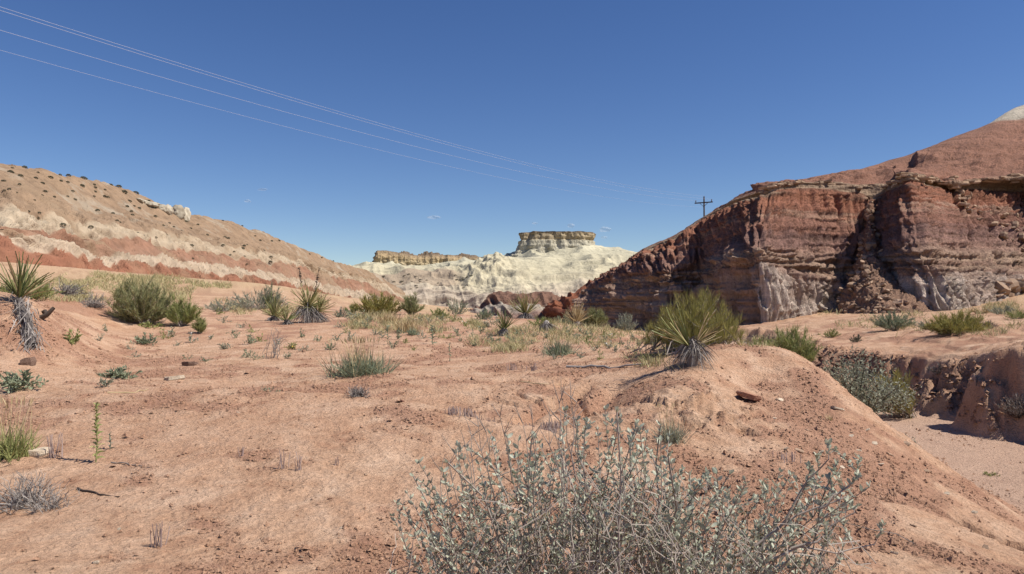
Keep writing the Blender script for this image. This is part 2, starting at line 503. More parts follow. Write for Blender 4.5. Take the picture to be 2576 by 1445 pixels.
def hit(px, py, dmax=200.0):
    """where the line of sight through (px, py) meets the ground"""
    r = ray(px, py); r = r / r[1]
    d = np.geomspace(2.2, dmax, 500)
    q = _C + r[None] * d[:, None]
    b = q[:, 2] - ground_z(q[:, 0], q[:, 1], False)
    i = np.argmax(b < 0)
    if not (b < 0).any(): return None
    if i == 0: i = 1
    t = b[i - 1] / (b[i - 1] - b[i])
    dd = d[i - 1] + (d[i] - d[i - 1]) * t
    p = _C + r * dd
    p[2] = float(ground_z(p[0:1], p[1:2])[0])
    return p

def on_ground(px, d, sink=0.0):
    p = U(px, 770, d)
    p[2] = float(ground_z(p[0:1], p[1:2])[0]) - sink
    return p

# ------------------------------------------------------------------ lofted hills and cliffs
def crom(V, t):
    """Catmull-Rom through V (n,...) at parameters t (0..n-1)"""
    n = len(V)
    i = np.clip(np.floor(t).astype(int), 0, n - 2); f = (t - i)
    g = lambda k: V[np.clip(k, 0, n - 1)]
    p0, p1, p2, p3 = g(i - 1), g(i), g(i + 1), g(i + 2)
    f = f.reshape(-1, *([1] * (V.ndim - 1)))
    return .5 * (2 * p1 + (p2 - p0) * f + (2 * p0 - 5 * p1 + 4 * p2 - p3) * f ** 2 + (3 * p1 - p0 - 3 * p2 + p3) * f ** 3)

def lin(V, t):
    n = len(V)
    i = np.clip(np.floor(t).astype(int), 0, n - 2); f = (t - i).reshape(-1, *([1] * (V.ndim - 1)))
    return V[i] * (1 - f) + V[i + 1] * f

def loft(cols, ncol, seg, across=.5):
    """cols[c][r] = (px,py,d); seg = rows per band. across blends straight and rounded interpolation between columns"""
    C = np.array([[U(*p) for p in c] for c in cols])
    cen = C[:, :5].mean(1)
    s = np.concatenate([[0], np.cumsum(np.linalg.norm(np.diff(cen[:, :2], axis=0), axis=1))])
    ss = np.linspace(0, s[-1], ncol)
    tc = np.interp(ss, s, np.arange(len(cols)))
    A = lin(C, tc) * (1 - across) + crom(C, tc) * across
    T = np.concatenate([np.linspace(i, i + 1, k, endpoint=False) for i, k in enumerate(seg)] + [[len(seg)]])
    B = np.swapaxes(A, 0, 1)
    P = lin(B, T) * .7 + crom(B, T) * .3
    return P, np.broadcast_to(T[:, None], P.shape[:2]).copy(), np.broadcast_to(ss[None], P.shape[:2]).copy()

def outward(P):
    n = normals(P)
    flip = (n[..., 1].mean() > 0)
    return -n if flip else n

def finish(name, P, mat, attrs, label, parent=None, kind="structure"):
    fc = grid_faces(*P.shape[:2])
    n = normals(P)
    if n[..., 1].mean() > 0: fc = fc[:, ::-1]
    o = obj(name, mesh_arrays(name, P, [fc], True, [mat], attrs=attrs), parent)
    if parent is None: tag(o, label, kind=kind)
    return o

def along(P, W):
    return P + W

# ---- right-hand red cliff
CLF = [
 [(1495,800,88),(1495,745,88),(1505,725,89),(1520,702,90),(1525,697,91),(1530,697,96),(1540,697,105),(1550,760,120)],
 [(1464,800,70),(1468,748,70.5),(1482,730,71),(1508,707,72.5),(1514,701,73),(1525,698,80),(1540,698,90),(1550,760,110)],
 [(1520,815,65),(1520,735,65.5),(1522,702,66.5),(1545,679,68),(1551,673,69),(1560,673,76),(1570,674,88),(1580,760,110)],
 [(1600,825,60.5),(1600,725,61),(1602,688,61.8),(1610,636,65),(1616,628,66),(1622,627,74),(1630,632,86),(1640,760,108)],
 [(1680,835,57),(1680,715,57.5),(1682,680,58.3),(1688,603,63),(1694,594,64),(1702,593,73),(1710,598,85),(1720,740,105)],
 [(1768,845,57),(1770,700,57.5),(1773,662,58.8),(1772,551,62.5),(1778,541,63.5),(1790,539,72),(1800,545,84),(1810,720,104)],
 [(1842,862,49.5),(1842,690,50),(1845,628,51.2),(1846,513,55.5),(1846,500,56),(1856,498,64),(1870,500,78),(1880,680,100)],
 [(1914,872,44),(1909,662,44.8),(1906,622,46.2),(1932,486,51.5),(1934,471,51.5),(1945,469,58),(1960,468,70),(1970,640,95)],
 [(2000,852,46.2),(1995,690,47),(1990,630,48.2),(2000,471,53),(2006,456,53.3),(2030,452,57),(2060,449,61),(2065,560,85)],
 [(2080,838,48.2),(2075,710,49),(2070,640,50.6),(2080,474,54),(2086,459,54.3),(2100,449,58),(2130,436,63),(2140,540,88)],
 [(2150,822,49),(2150,720,50.4),(2150,650,51.8),(2160,490,54.8),(2155,465,55.2),(2165,442,60),(2180,421,65),(2190,530,90)],
 [(2190,802,48.6),(2186,720,50.6),(2186,640,52),(2192,500,55),(2196,468,55.6),(2206,436,62),(2235,402,67),(2245,520,92)],
 [(2222,806,47.4),(2212,690,49.2),(2206,632,50.6),(2236,486,54.2),(2246,464,54.8),(2258,430,61),(2290,387,68),(2300,510,93)],
 [(2352,806,41.5),(2328,690,42.8),(2304,612,44.6),(2291,456,49.3),(2289,438,49.6),(2304,415,60),(2332,373,69),(2340,500,94)],
 [(2450,796,42.8),(2430,690,44.8),(2402,620,47.6),(2372,473,53.8),(2382,457,52.6),(2392,410,61),(2402,345,71),(2412,490,96)],
 [(2540,778,45),(2532,690,47.2),(2512,615,50),(2462,477,55.6),(2466,453,54),(2472,398,62.5),(2482,315,73),(2490,480,98)],
 [(2612,768,47),(2606,690,50),(2600,620,52.5),(2562,482,56.5),(2564,447,55),(2576,388,65),(2554,272,76),(2560,470,100)],
 [(2720,775,44),(2712,690,46),(2702,600,48.5),(2682,470,53.5),(2682,440,52.8),(2692,370,65),(2655,245,78),(2660,460,100)],
 [(2960,785,42),(2950,690,44),(2930,600,46.5),(2900,460,51.5),(2900,425,51),(2890,350,64),(2840,215,78),(2840,450,100)],
]
P, T, S = loft(CLF, 1120, [80, 30, 84, 14, 30, 34, 6], .55)
for c in CLF: pass
P[0, :, 2] -= 2.5
Nn = outward(P)
hz = Nn.copy(); hz[..., 2] *= .35; hz /= np.linalg.norm(hz, axis=-1, keepdims=True) + 1e-9
gray = 1 - sstep(.85, 1.15, T); ledge = sstep(.9, 1.1, T) * (1 - sstep(1.9, 2.15, T))
redm = sstep(1.9, 2.2, T) * (1 - sstep(2.9, 3.02, T)); cap = sstep(2.97, 3.03, T) * (1 - sstep(4.0, 4.15, T)); top = sstep(4.05, 4.3, T)
Z = P[..., 2]
rill = 1 - np.abs(vnoise2(S * 1.05 + .8 * vnoise2(S * .35, T * 1.1, 3), T * .55, 4)) * 2
rill2 = 1 - np.abs(vnoise2(S * 2.7 + .5 * vnoise2(S * .9, T * 2, 7) + T * 1.9, T * 1.0, 5)) * 2
rill3 = 1 - np.abs(vnoise2(S * 4.3 + .6 * vnoise2(S * 2, T * 4, 8) + T * 1.2, T * 3.2, 6)) * 2
lz = Z + .25 * fbm2(S * .12, T * 0, 3, 10)
st = vnoise2(lz * 2.3, S * .10, 12) * .4 + vnoise2(lz * 5.5, S * .25, 13) * .6
st = np.sign(st) * np.abs(st) ** .6
rock = fbm3(P[..., 0] * .9, P[..., 1] * .9, Z * 1.3, 4, 14)
dsp = gray * (rill * .14 + rill2 * .40 + rill3 * .32 + rock * .10)
dsp = dsp + ledge * (st * .24 + rill2 * .24 + rill3 * .22 + rock * .14 + np.round(vnoise2(S * .7, lz * 1.6, 15) * 2) * .14)
dsp = dsp + redm * (rill * .16 + rill2 * .30 + rill3 * .24 + st * .11 + rock * .12)
dsp = dsp + cap * (np.round(vnoise2(S * .45, lz * .6, 16) * 3) * .14 + rock * .2 + st * .14 - .15)
dsp = dsp + top * (rill * .05 + rock * .42 + st * .16 + fbm2(S * .12, T * .8, 3, 22) * .6 + (1 - np.abs(vnoise2(S * .17 + T * .9, T * .6, 23)) * 2) * .5 * sstep(4.3, 4.8, T)) * (1 - .85 * sstep(5.2, 5.9, T))
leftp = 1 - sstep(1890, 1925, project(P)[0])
pil = vnoise2(S * .5 + .4 * vnoise2(S * .3, T * 2, 118), T * .5, 119)
dsp = dsp + leftp * (gray + ledge) * np.sign(pil) * np.abs(pil) ** .5 * .7
dsp = dsp + leftp * gray * (st * .25 + np.round(vnoise2(S * .55, lz * .8, 115) * 2) * .28)
farc = (1 - .35 * sstep(60, 80, P[..., 1])) * (1 - .6 * (T > 3.4) * (project(P)[0] < 1900))
P = P + hz * (dsp * farc)[..., None]
cband = T / 7.0 + st * .012 * (T > .9) + vnoise2(lz * 4.2, S * .03, 20) * .012 * (T > .9) + .012 * fbm2(S * .3, T, 3, 18)
M_CLIFF = mat_band("banded_cliff_rock", [
 (0, (.48, .39, .32)), (.10, (.49, .395, .325)), (.128, (.44, .34, .275)), (.140, (.34, .225, .17)), (.155, (.26, .16, .12)), (.17, (.38, .26, .185)), (.19, (.29, .18, .13)), (.215, (.42, .29, .205)), (.25, (.33, .21, .155)),
 (.285, (.28, .165, .125)), (.30, (.255, .148, .118)), (.315, (.24, .135, .108)), (.33, (.28, .142, .10)), (.355, (.265, .135, .097)), (.365, (.38, .235, .165)), (.375, (.285, .13, .085)), (.405, (.32, .14, .085)),
 (.425, (.21, .105, .07)), (.432, (.34, .24, .165)), (.57, (.34, .235, .16)), (.585, (.265, .135, .092)), (.72, (.29, .152, .105)), (.80, (.32, .18, .125)), (.86, (.50, .44, .35))][:32], 2.0, .6, bump_d=.12, jit=.014, beds=(3.4, .6))
_hp = 1.0
white_top = sstep(19.2, 20.8, P[..., 2] + fbm2(S * .2, T, 3, 19) * 1.2)
cband = np.where(T > 4.3, np.clip(.60 + (T - 4) * .08, 0, .78), cband)
cband = cband * (1 - white_top) + .9 * white_top
_mb = M_CLIFF.node_tree; _b = _mb.nodes["Principled BSDF"]
_src = _b.inputs["Base Color"].links[0].from_socket
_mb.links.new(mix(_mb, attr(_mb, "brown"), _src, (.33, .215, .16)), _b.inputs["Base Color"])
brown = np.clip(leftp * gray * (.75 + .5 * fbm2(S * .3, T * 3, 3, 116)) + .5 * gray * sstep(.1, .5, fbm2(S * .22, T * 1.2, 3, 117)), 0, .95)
cliff = finish("red_cliff", P, M_CLIFF, {"band": cband, "brown": brown}, "banded red and grey eroded cliff")
CLIFF_P, CLIFF_T, CLIFF_S = P, T, S
_cpx, _cpy, _cz = project(CLIFF_P)

def on_loft(G, gx, gy, px, py, rows=None):
    e = (gx - px) ** 2 + (gy - py) ** 2
    if rows is not None: e = e + 1e9 * ~rows
    k = np.argmin(e)
    return G.reshape(-1, 3)[k].copy(), k

# ---- fan of broken rock spilling from the chute
FAN = [[(2100,818,45),(2130,722,47.4),(2160,650,50),(2178,560,52.6),(2186,498,54.2)],
       [(2160,816,41.5),(2166,722,45.2),(2172,650,48.8),(2182,560,52),(2188,498,54)],
       [(2240,812,39.8),(2210,722,44),(2188,650,48.2),(2187,560,51.8),(2190,498,53.9)],
       [(2310,808,39.6),(2250,728,43.6),(2200,655,48.2),(2192,560,51.8),(2192,498,54)],
       [(2375,804,40.6),(2288,738,44.6),(2212,664,48.8),(2198,562,52.4),(2195,498,54.4)]]
P, T, S = loft(FAN, 120, [40, 40, 40, 30], .6)
P[0, :, 2] -= 1.5
Nn = outward(P)
P = P + Nn * (fbm3(P[..., 0] * 1.2, P[..., 1] * 1.2, P[..., 2] * 1.2, 4, 150) * .45 + np.abs(fbm3(P[..., 0] * 4, P[..., 1] * 4, P[..., 2] * 4, 2, 151)) * .3)[..., None]
M_FAN = mat_band("rubble_soil", [(0, (.30, .185, .125)), (.4, (.27, .165, .115)), (1, (.22, .12, .085))], 2.0, .6, bump_d=.12)
finish("talus_fan", P, M_FAN, {"band": T / 4}, "fan of broken rock between the two cliff noses")
FAN_P = P
_fpx, _fpy, _ = project(FAN_P)

# ---- low red spur running out from behind the cliff
SPR = [
 [(1372,800,84),(1374,785,84.5),(1378,772,85),(1382,769,88),(1390,800,100)],
 [(1395,802,82),(1396,780,82.5),(1400,760,83.5),(1406,757,88),(1415,800,104)],
 [(1435,802,80),(1436,772,81),(1438,744,84),(1444,738,88),(1455,800,106)],
 [(1478,802,80),(1479,765,81.5),(1480,722,85),(1486,712,89),(1495,800,108)],
 [(1520,802,81),(1520,760,83),(1521,704,87),(1528,692,91),(1540,800,110)],
 [(1570,802,83),(1570,750,85),(1570,690,89),(1580,676,93),(1590,800,112)]]
P, T, S = loft(SPR, 180, [24, 34, 10, 8], .6)
P[0, :, 2] -= 2
Nn = outward(P)
Z = P[..., 2]
st = vnoise2(Z * 2.6, S * .1, 112); rl = 1 - np.abs(vnoise2(S * 1.1 + T * .6, T * .8, 113)) * 2
P = P + Nn * ((st * .3 * (T < 1.3) + rl * .30 + fbm3(P[..., 0], P[..., 1], Z, 3, 114) * .3) * (T < 3.5))[..., None]
M_SPUR = mat_band("rust_red_slope", [(0, (0.136, 0.053, 0.037)), (.22, (0.145, 0.057, 0.037)), (.3, (0.230, 0.088, 0.048)), (1, (0.255, 0.101, 0.055))], 1.0, .5, bump_d=.1)
finish("red_spur", P, M_SPUR, {"band": T / 4 + st * .03}, "low rust red spur in front of the pale domes")

# ---- low brown knoll in the middle distance
KNL = [
 [(1150,812,92),(1160,806,93),(1170,800,96),(1180,798,104),(1180,812,116)],
 [(1195,812,88),(1198,795,89),(1206,776,92),(1214,766,97),(1220,810,114)],
 [(1235,812,86),(1236,790,87),(1240,764,90),(1246,742,95),(1255,810,114)],
 [(1275,812,85),(1276,788,86),(1278,766,89),(1282,736,94),(1290,810,114)],
 [(1320,812,85),(1320,790,86),(1322,770,89),(1326,742,94),(1335,810,114)],
 [(1370,812,86),(1370,792,87),(1370,771,90),(1374,740,95),(1380,810,114)],
 [(1410,812,88),(1410,792,89),(1410,772,92),(1414,752,97),(1420,810,116)]]
P, T, S = loft(KNL, 200, [20, 26, 26, 8], .8)
P[0, :, 2] -= 2
Nn = outward(P)
rl = 1 - np.abs(vnoise2(S * .8 + T, T * .9, 123)) * 2
P = P + Nn * ((rl * .35 + fbm3(P[..., 0] * .7, P[..., 1] * .7, P[..., 2], 4, 124) * .5) * (T < 3.4))[..., None]
M_KNOLL = mat_band("knoll_clay", [(0, (0.190, 0.120, 0.094)), (.24, (0.239, 0.158, 0.128)), (.34, (0.323, 0.275, 0.222)), (.46, (0.351, 0.303, 0.242)), (.52, (0.190, 0.109, 0.077)), (1, (0.196, 0.109, 0.077))], .8, .5)
finish("brown_knoll", P, M_KNOLL, {"band": T / 4 + fbm2(S * .4, T * .5, 3, 125) * .04}, "low brown and grey clay knoll")

# ---- long striped hillside on the left
HIL = [
 [(-420,690,64),(-420,600,82),(-420,575,85),(-420,560,88),(-420,490,97),(-420,430,110),(-420,372,124),(-420,470,150)],
 [(-160,692,69),(-160,618,83),(-160,590,87),(-160,582,89),(-160,515,98),(-160,455,111),(-160,396,126),(-160,480,152)],
 [(0,697,74),(0,606,86),(0,597,87.5),(0,590,89),(0,532,98),(0,472,112),(0,417,128),(0,480,155)],
 [(90,700,82),(90,640,92),(90,617,95.5),(90,575,102),(90,542,107),(90,480,121),(90,425,135),(90,500,165)],
 [(180,703,90),(180,657,100),(180,630,104.5),(180,598,110),(180,567,116),(180,502,132),(180,443,146),(180,520,175)],
 [(270,709,99),(270,668,110),(270,643,116),(270,606,123),(270,578,129),(270,520,147),(270,462,162),(270,540,190)],
 [(360,716,110),(360,677,122),(360,654,128),(360,615,136),(360,590,142),(360,542,160),(360,496,176),(360,560,205)],
 [(470,726,125),(470,690,138),(470,667,145),(470,637,153),(470,612,160),(470,572,177),(470,540,190),(470,590,218)],
 [(540,732,136),(540,698,150),(540,676,158),(540,648,166),(540,622,174),(540,585,189),(540,552,203),(540,600,232)],
 [(650,742,156),(650,709,172),(650,690,180),(650,662,190),(650,640,198),(650,612,211),(650,584,224),(650,620,252)],
 [(718,747,172),(718,720,188),(718,701,197),(718,669,208),(718,654,214),(718,632,226),(718,611,238),(718,650,266)],
 [(800,758,195),(800,737,212),(800,714,224),(800,686,238),(800,677,243),(800,660,253),(800,642,263),(800,670,292)],
 [(862,768,220),(862,750,240),(862,727,255),(862,702,266),(862,692,271),(862,679,278),(862,666,285),(862,690,312)],
 [(925,778,250),(925,760,268),(925,738,282),(925,714,292),(925,704,297),(925,694,303),(925,684,309),(925,710,335)],
 [(985,785,275),(985,772,290),(985,760,300),(985,744,308),(985,732,315),(985,722,322),(985,715,328),(985,745,352)],
 [(1050,790,300),(1050,784,308),(1050,778,315),(1050,772,322),(1050,768,328),(1050,765,334),(1050,764,340),(1050,780,360)]]
P, T, S = loft(HIL, 620, [34, 16, 24, 18, 40, 40, 6], .9)
P[0, :, 2] -= 4
Nn = outward(P)
sk = S + T * 9.0
r1 = 1 - np.abs(vnoise2(sk * .16 + .6 * vnoise2(S * .05, T, 201), T * .35, 202)) * 2
r2 = 1 - np.abs(vnoise2(sk * .42 + .5 * vnoise2(S * .2, T, 203), T * .6, 204)) * 2
r3 = 1 - np.abs(vnoise2(sk * 1.1, T * 1.1, 205)) * 2
lo = 1 - sstep(3.9, 5.2, T) * .75
rockn = fbm3(P[..., 0] * .12, P[..., 1] * .12, P[..., 2] * .2, 4, 206)
stz = vnoise2(P[..., 2] * .9, S * .02, 207)
dsp = (r1 * .6 + r2 * .7 + r3 * .5) * lo + rockn * .9 + stz * .35 * lo
dsp = dsp * sstep(0, .4, T) * (1 - sstep(6.4, 7, T))
P = P + Nn * dsp[..., None]
wob = fbm2(S * .03, T * .6, 4, 208) * .016 + fbm2(sk * .55, T * .3, 3, 209) * .020
# streaks of tan debris running down over the bands
deb = sstep(.0, .3, fbm2(sk * .055, T * .10, 3, 210)) * sstep(1.0, 2.6, T) * (1 - sstep(5, 6, T))
hb = T / 7.0 + wob
deb = np.maximum(deb, .45 * sstep(120, 420, project(P)[0]) * (T < 4.3))
deb = deb * (1 - .8 * sstep(.38, .55, vnoise2(sk * .3, T * .5, 213) * .5 + .5))
M_HILL = mat_band("striped_hillside", [(0, (0.276, 0.138, 0.083)), (.10, (0.267, 0.116, 0.070)), (.138, (0.276, 0.134, 0.083)), (.150, (0.420, 0.326, 0.238)), (.205, (0.439, 0.347, 0.253)), (.272, (0.411, 0.322, 0.234)), (.285, (0.290, 0.171, 0.115)), (.35, (0.276, 0.150, 0.099)), (.42, (0.272, 0.148, 0.096)), (.432, (0.384, 0.301, 0.214)), (.50, (0.429, 0.347, 0.249)), (.565, (0.402, 0.317, 0.222)), (.58, (0.283, 0.193, 0.125)), (.75, (0.275, 0.187, 0.120)), (1, (0.287, 0.196, 0.125))], .16, .42, bump_d=.5, jit=.03)
hnt = M_HILL.node_tree
_b = hnt.nodes["Principled BSDF"]
_src = _b.inputs["Base Color"].links[0].from_socket
_pale = noise_node(hnt, geo_pos(hnt), .11, 6, .62, .3)
_pm = math_n(hnt, 'MULTIPLY', ramp(hnt, _pale.outputs[0], [(.54, 0), (.62, 1)]).outputs[0], attr(hnt, "pale"))
_c = mix(hnt, _pm, _src, (.36, .30, .225))
_c = mix(hnt, attr(hnt, "debris"), _c, (.28, .195, .125))
hnt.links.new(_c, _b.inputs["Base Color"])
pale = sstep(4.1, 4.6, T) * .75 + .35 * (1 - sstep(.0, 1.1, T)) * sstep(470, 700, project(P)[0])
hill = finish("striped_hillside", P, M_HILL, {"band": hb, "debris": deb * .85, "pale": pale}, "long tan hillside striped with white and red beds")
HILL_P = P
_hpx, _hpy, _ = project(HILL_P)

# ---- pale slickrock domes at the back
BUT = []
for x, rows in [
 (870, [(782,320),(745,338),(712,360),(694,395),(690,430),(700,520)]),
 (905, [(782,320),(742,340),(706,362),(688,398),(678,430),(690,520)]),
 (950, [(783,318),(736,342),(702,368),(686,408),(674,452),(664,550)]),
 (1050,[(784,316),(733,342),(700,372),(690,418),(677,458),(655,560)]),
 (1120,[(786,314),(736,338),(702,368),(688,420),(676,458),(652,560)]),
 (1180,[(790,310),(744,330),(716,352),(680,415),(672,458),(650,560)]),
 (1240,[(790,305),(746,325),(712,350),(682,400),(670,460),(648,560)]),
 (1300,[(790,300),(742,322),(706,352),(674,398),(648,468),(640,560)]),
 (1400,[(790,300),(738,322),(702,352),(664,408),(634,474),(630,560)]),
 (1480,[(790,300),(732,326),(696,356),(656,412),(629,478),(628,560)]),
 (1530,[(790,300),(728,328),(690,360),(655,415),(635,480),(640,560)]),
 (1560,[(790,300),(726,328),(688,360),(654,415),(632,482),(640,560)]),
 (1620,[(790,300),(724,330),(686,362),(656,415),(634,482),(645,560)]),
 (1760,[(790,300),(724,330),(686,362),(660,415),(640,482),(650,560)])]:
    BUT.append([(x, y, d) for y, d in rows])
P, T, S = loft(BUT, 520, [40, 46, 60, 50, 8], .9)
P[0, :, 2] -= 6
Nn = outward(P)
X, Y, Z = P[..., 0], P[..., 1], P[..., 2]
bil = 1 - np.abs(fbm3(X * .035, Y * .02, Z * .03, 3, 301)) * 2.4
bil2 = 1 - np.abs(fbm3(X * .09, Y * .05, Z * .09, 3, 302)) * 2.4
lzz = Z + 3 * fbm2(X * .02, Y * .02, 3, 303)
stz = vnoise2(lzz * .55, X * .012, 304) * .6 + vnoise2(lzz * 1.5, X * .03, 305) * .4
rug = fbm3(X * .2, Y * .1, Z * .35, 4, 306)
low = 1 - sstep(1.2, 2.2, T)
m_ = sstep(0, .4, T) * (1 - sstep(4.2, 5, T))
crag = np.exp(-((S - np.interp(1215, [c[0][0] for c in BUT], np.linspace(0, S.max(), len(BUT)))) / 14) ** 2) * sstep(1.3, 2.2, T) * (1 - sstep(2.9, 3.4, T))
gul = (1 - np.abs(vnoise2(S * .075 + .5 * vnoise2(S * .03, T * 2, 321), T * .8, 322)) * 2) * 2.6 + (1 - np.abs(vnoise2(S * .22 + T, T * 1.6, 323)) * 2) * 1.0
smooth_up = sstep(2.4, 3.2, T) * sstep(1260, 1330, project(P)[0])
dsp = bil * 3.4 * (1 - .6 * low) + bil2 * .3 * (1 - .8 * smooth_up) + np.sign(stz) * np.abs(stz) ** .75 * (1.9 - 1.2 * smooth_up) + gul * .4 * (1 - .6 * smooth_up) + rug * (.2 + 1.2 * low - .1 * smooth_up) + crag * (5 + 4 * rug)
P = P + Nn * (dsp * m_)[..., None]
prox = project(P)[0]
tanm = sstep(1.15, 1.4, T + .25 * fbm2(X * .03, Y * .02, 3, 311)) * (1 - sstep(1.95, 2.25, T + .3 * fbm2(X * .05, Y * .02, 3, 312))) * (1 - sstep(1130, 1190, prox))
bb = T / 5 + .03 * fbm3(X * .05, Y * .03, Z * .1, 3, 313)
M_BUTTE = mat_band("cream_slickrock", [(0, (0.438, 0.367, 0.279)), (.16, (0.438, 0.359, 0.273)), (.27, (0.482, 0.421, 0.296)), (.42, (0.475, 0.421, 0.289)), (.62, (0.464, 0.421, 0.296)), (.8, (0.488, 0.450, 0.325)), (1, (0.460, 0.410, 0.279))], .10, .34, bump_d=.55, bump_s=.8, beds=(.55, .35))
bnt = M_BUTTE.node_tree; _b = bnt.nodes["Principled BSDF"]
_src = _b.inputs["Base Color"].links[0].from_socket
bnt.links.new(mix(bnt, attr(bnt, "tan"), _src, (.345, .265, .19)), _b.inputs["Base Color"])
butte = finish("slickrock_domes", P, M_BUTTE, {"band": bb, "tan": tanm * .85}, "cream coloured sandstone domes below the flat topped butte")
BUT_P = P
_bpx, _bpy, _ = project(BUT_P)

# ---- flat-topped butte standing on the domes
def ring(name, cx, cy, prof, rx, ry, n, mat, label, pill, seed, rot=0, expo=2.6):
    """prof: list of (scale, z, band)"""
    a = np.linspace(0, 2 * np.pi, n, endpoint=False)
    ca, sa = np.cos(a), np.sin(a)
    k = (np.abs(ca) ** expo + np.abs(sa) ** expo) ** (-1 / expo)
    t = np.linspace(0, len(prof) - 1, 70)
    pr = lin(np.array(prof, float), t)
    sc, z, bd = pr[:, 0:1], pr[:, 1:2], pr[:, 2:3]
    x0, y0 = ca * k * rx, sa * k * ry
    s = a * (rx + ry) / 2
    h = z - z.min()
    face = sstep(.3, .8, bd) if False else np.ones_like(bd)
    pl = 1 - np.abs(vnoise2(s * pill + 0 * z, z * .05 + seed, seed)) * 2
    pl2 = np.round(vnoise2(s * pill * 1.9 + .3 * vnoise2(z * .2, s * .1, seed + 5), z * .12, seed + 1) * 2.5) / 2.5
    stn = vnoise2(z * .5, s * .02, seed + 2)
    rg = fbm3(x0 * .2 + 0 * z, y0 * .2 + 0 * z, z * .3, 3, seed + 3)
    d = (pl * (1.2 + 1.2 * vnoise2(s * .06, z * 0, seed + 9)) + pl2 * 1.4 + stn * .7 + rg * 1.6) * np.clip(h / 2, 0, 1)
    X = (x0 * sc) + ca * d; Y = (y0 * sc) + sa * d
    Zz = z + 0 * X + rg * .7 * (bd > .85)
    c, s_ = math.cos(rot), math.sin(rot)
    V = np.stack([X * c - Y * s_ + cx, X * s_ + Y * c + cy, Zz], -1)
    bdv = np.broadcast_to(bd, X.shape) + .03 * rg
    fc = grid_faces(*X.shape, wrap=True)
    capi = len(V.reshape(-1, 3))
    VV = np.concatenate([V.reshape(-1, 3), [[cx, cy, z[-1, 0] + .3]]])
    last = np.arange(n) + (len(t) - 1) * n
    tri = np.stack([last, np.roll(last, -1), np.full(n, capi)], -1)
    me = mesh_arrays(name, VV, [fc, tri], True, [mat], attrs={"band": np.concatenate([bdv.ravel(), [1]])})
    return tag(obj(name, me), label, kind="structure")

M_MESA = mat_band("butte_sandstone", [(0, (.49, .45, .34)), (.45, (.46, .42, .315)), (.54, (.43, .385, .28)), (.6, (.37, .29, .18)), (.7, (.40, .32, .205)), (.93, (.36, .285, .18)), (.97, (.19, .14, .095)), (1, (.20, .15, .10))], .15, .5, bump_d=.8, beds=(.9, .4))
D_M = 486
pm = U(1402, 635, D_M)
zz = lambda y: U(1402, y, D_M - 14)[2]
ring("flat_topped_butte", pm[0], pm[1], [(1.10, zz(668), 0), (1.06, zz(642), 0), (1.0, zz(636), .1), (.95, zz(622), .3), (.915, zz(605), .52), (.865, zz(603), .6), (.855, zz(590), .8), (.85, zz(586), .95), (.82, zz(582.5), .98), (.5, zz(582), 1)],
     27.0, 18, 420, M_MESA, "flat topped butte with a dark cap standing on pale domes", .17, 401, 0, 3.0)

# ---- tan cliff wall left of the butte
WAL = []
for x, yt, yb, d in [(936, 664, 668, 478), (944, 652, 668, 470), (948, 627, 667, 466), (985, 630, 668, 468), (1030, 638, 668, 470), (1060, 641, 670, 472), (1100, 638, 670, 474), (1150, 642, 670, 476), (1200, 644, 670, 478), (1250, 649, 670, 480), (1295, 653, 671, 482), (1330, 660, 674, 486)]:
    WAL.append([(x, yb + 8, d - 5), (x, yb, d - 1), (x, yt + (yb - yt) * .38, d), (x, yt + 1.5, d + 4), (x, yt, d + 7), (x, yt + 4, d + 40)])
P, T, S = loft(WAL, 420, [10, 26, 18, 8, 8], .4)
Nn = outward(P); Nn[..., 2] *= .3
pl = (1 - np.abs(vnoise2(S * .22, T * .2, 411)) * 2) * (.6 + .7 * vnoise2(S * .05, T * 0, 414)); pl2 = np.round(vnoise2(S * .5, T * .5, 412) * 2.5) / 2.5
fm = sstep(.6, 1.1, T) * (1 - sstep(2.6, 3.2, T))
rg = fbm3(P[..., 0] * .2, P[..., 1] * .1, P[..., 2] * .4, 4, 413)
P = P + Nn * (fm * (pl * 1.6 + pl2 * 1.0) + rg * 1.5)[..., None]
P[..., 2] += (T > 2.9) * (rg * 1.4 + np.round(vnoise2(S * .16, T * 0, 415) * 2) * .8)
M_WALL = mat_band("wall_sandstone", [(0, (0.320, 0.264, 0.195)), (.18, (0.368, 0.304, 0.211)), (.25, (0.448, 0.360, 0.218)), (.40, (0.400, 0.296, 0.168)), (.52, (0.288, 0.212, 0.133)), (.60, (0.176, 0.128, 0.090)), (1, (0.216, 0.168, 0.121))], .15, .5, bump_d=.8)
finish("sandstone_wall", P, M_WALL, {"band": T / 5 + rg * .03}, "tan cliff wall with dark rim left of the butte")
# ------------------------------------------------------------------ plant building blocks
def unit(v):
    return v / (np.linalg.norm(v, axis=-1, keepdims=True) + 1e-9)

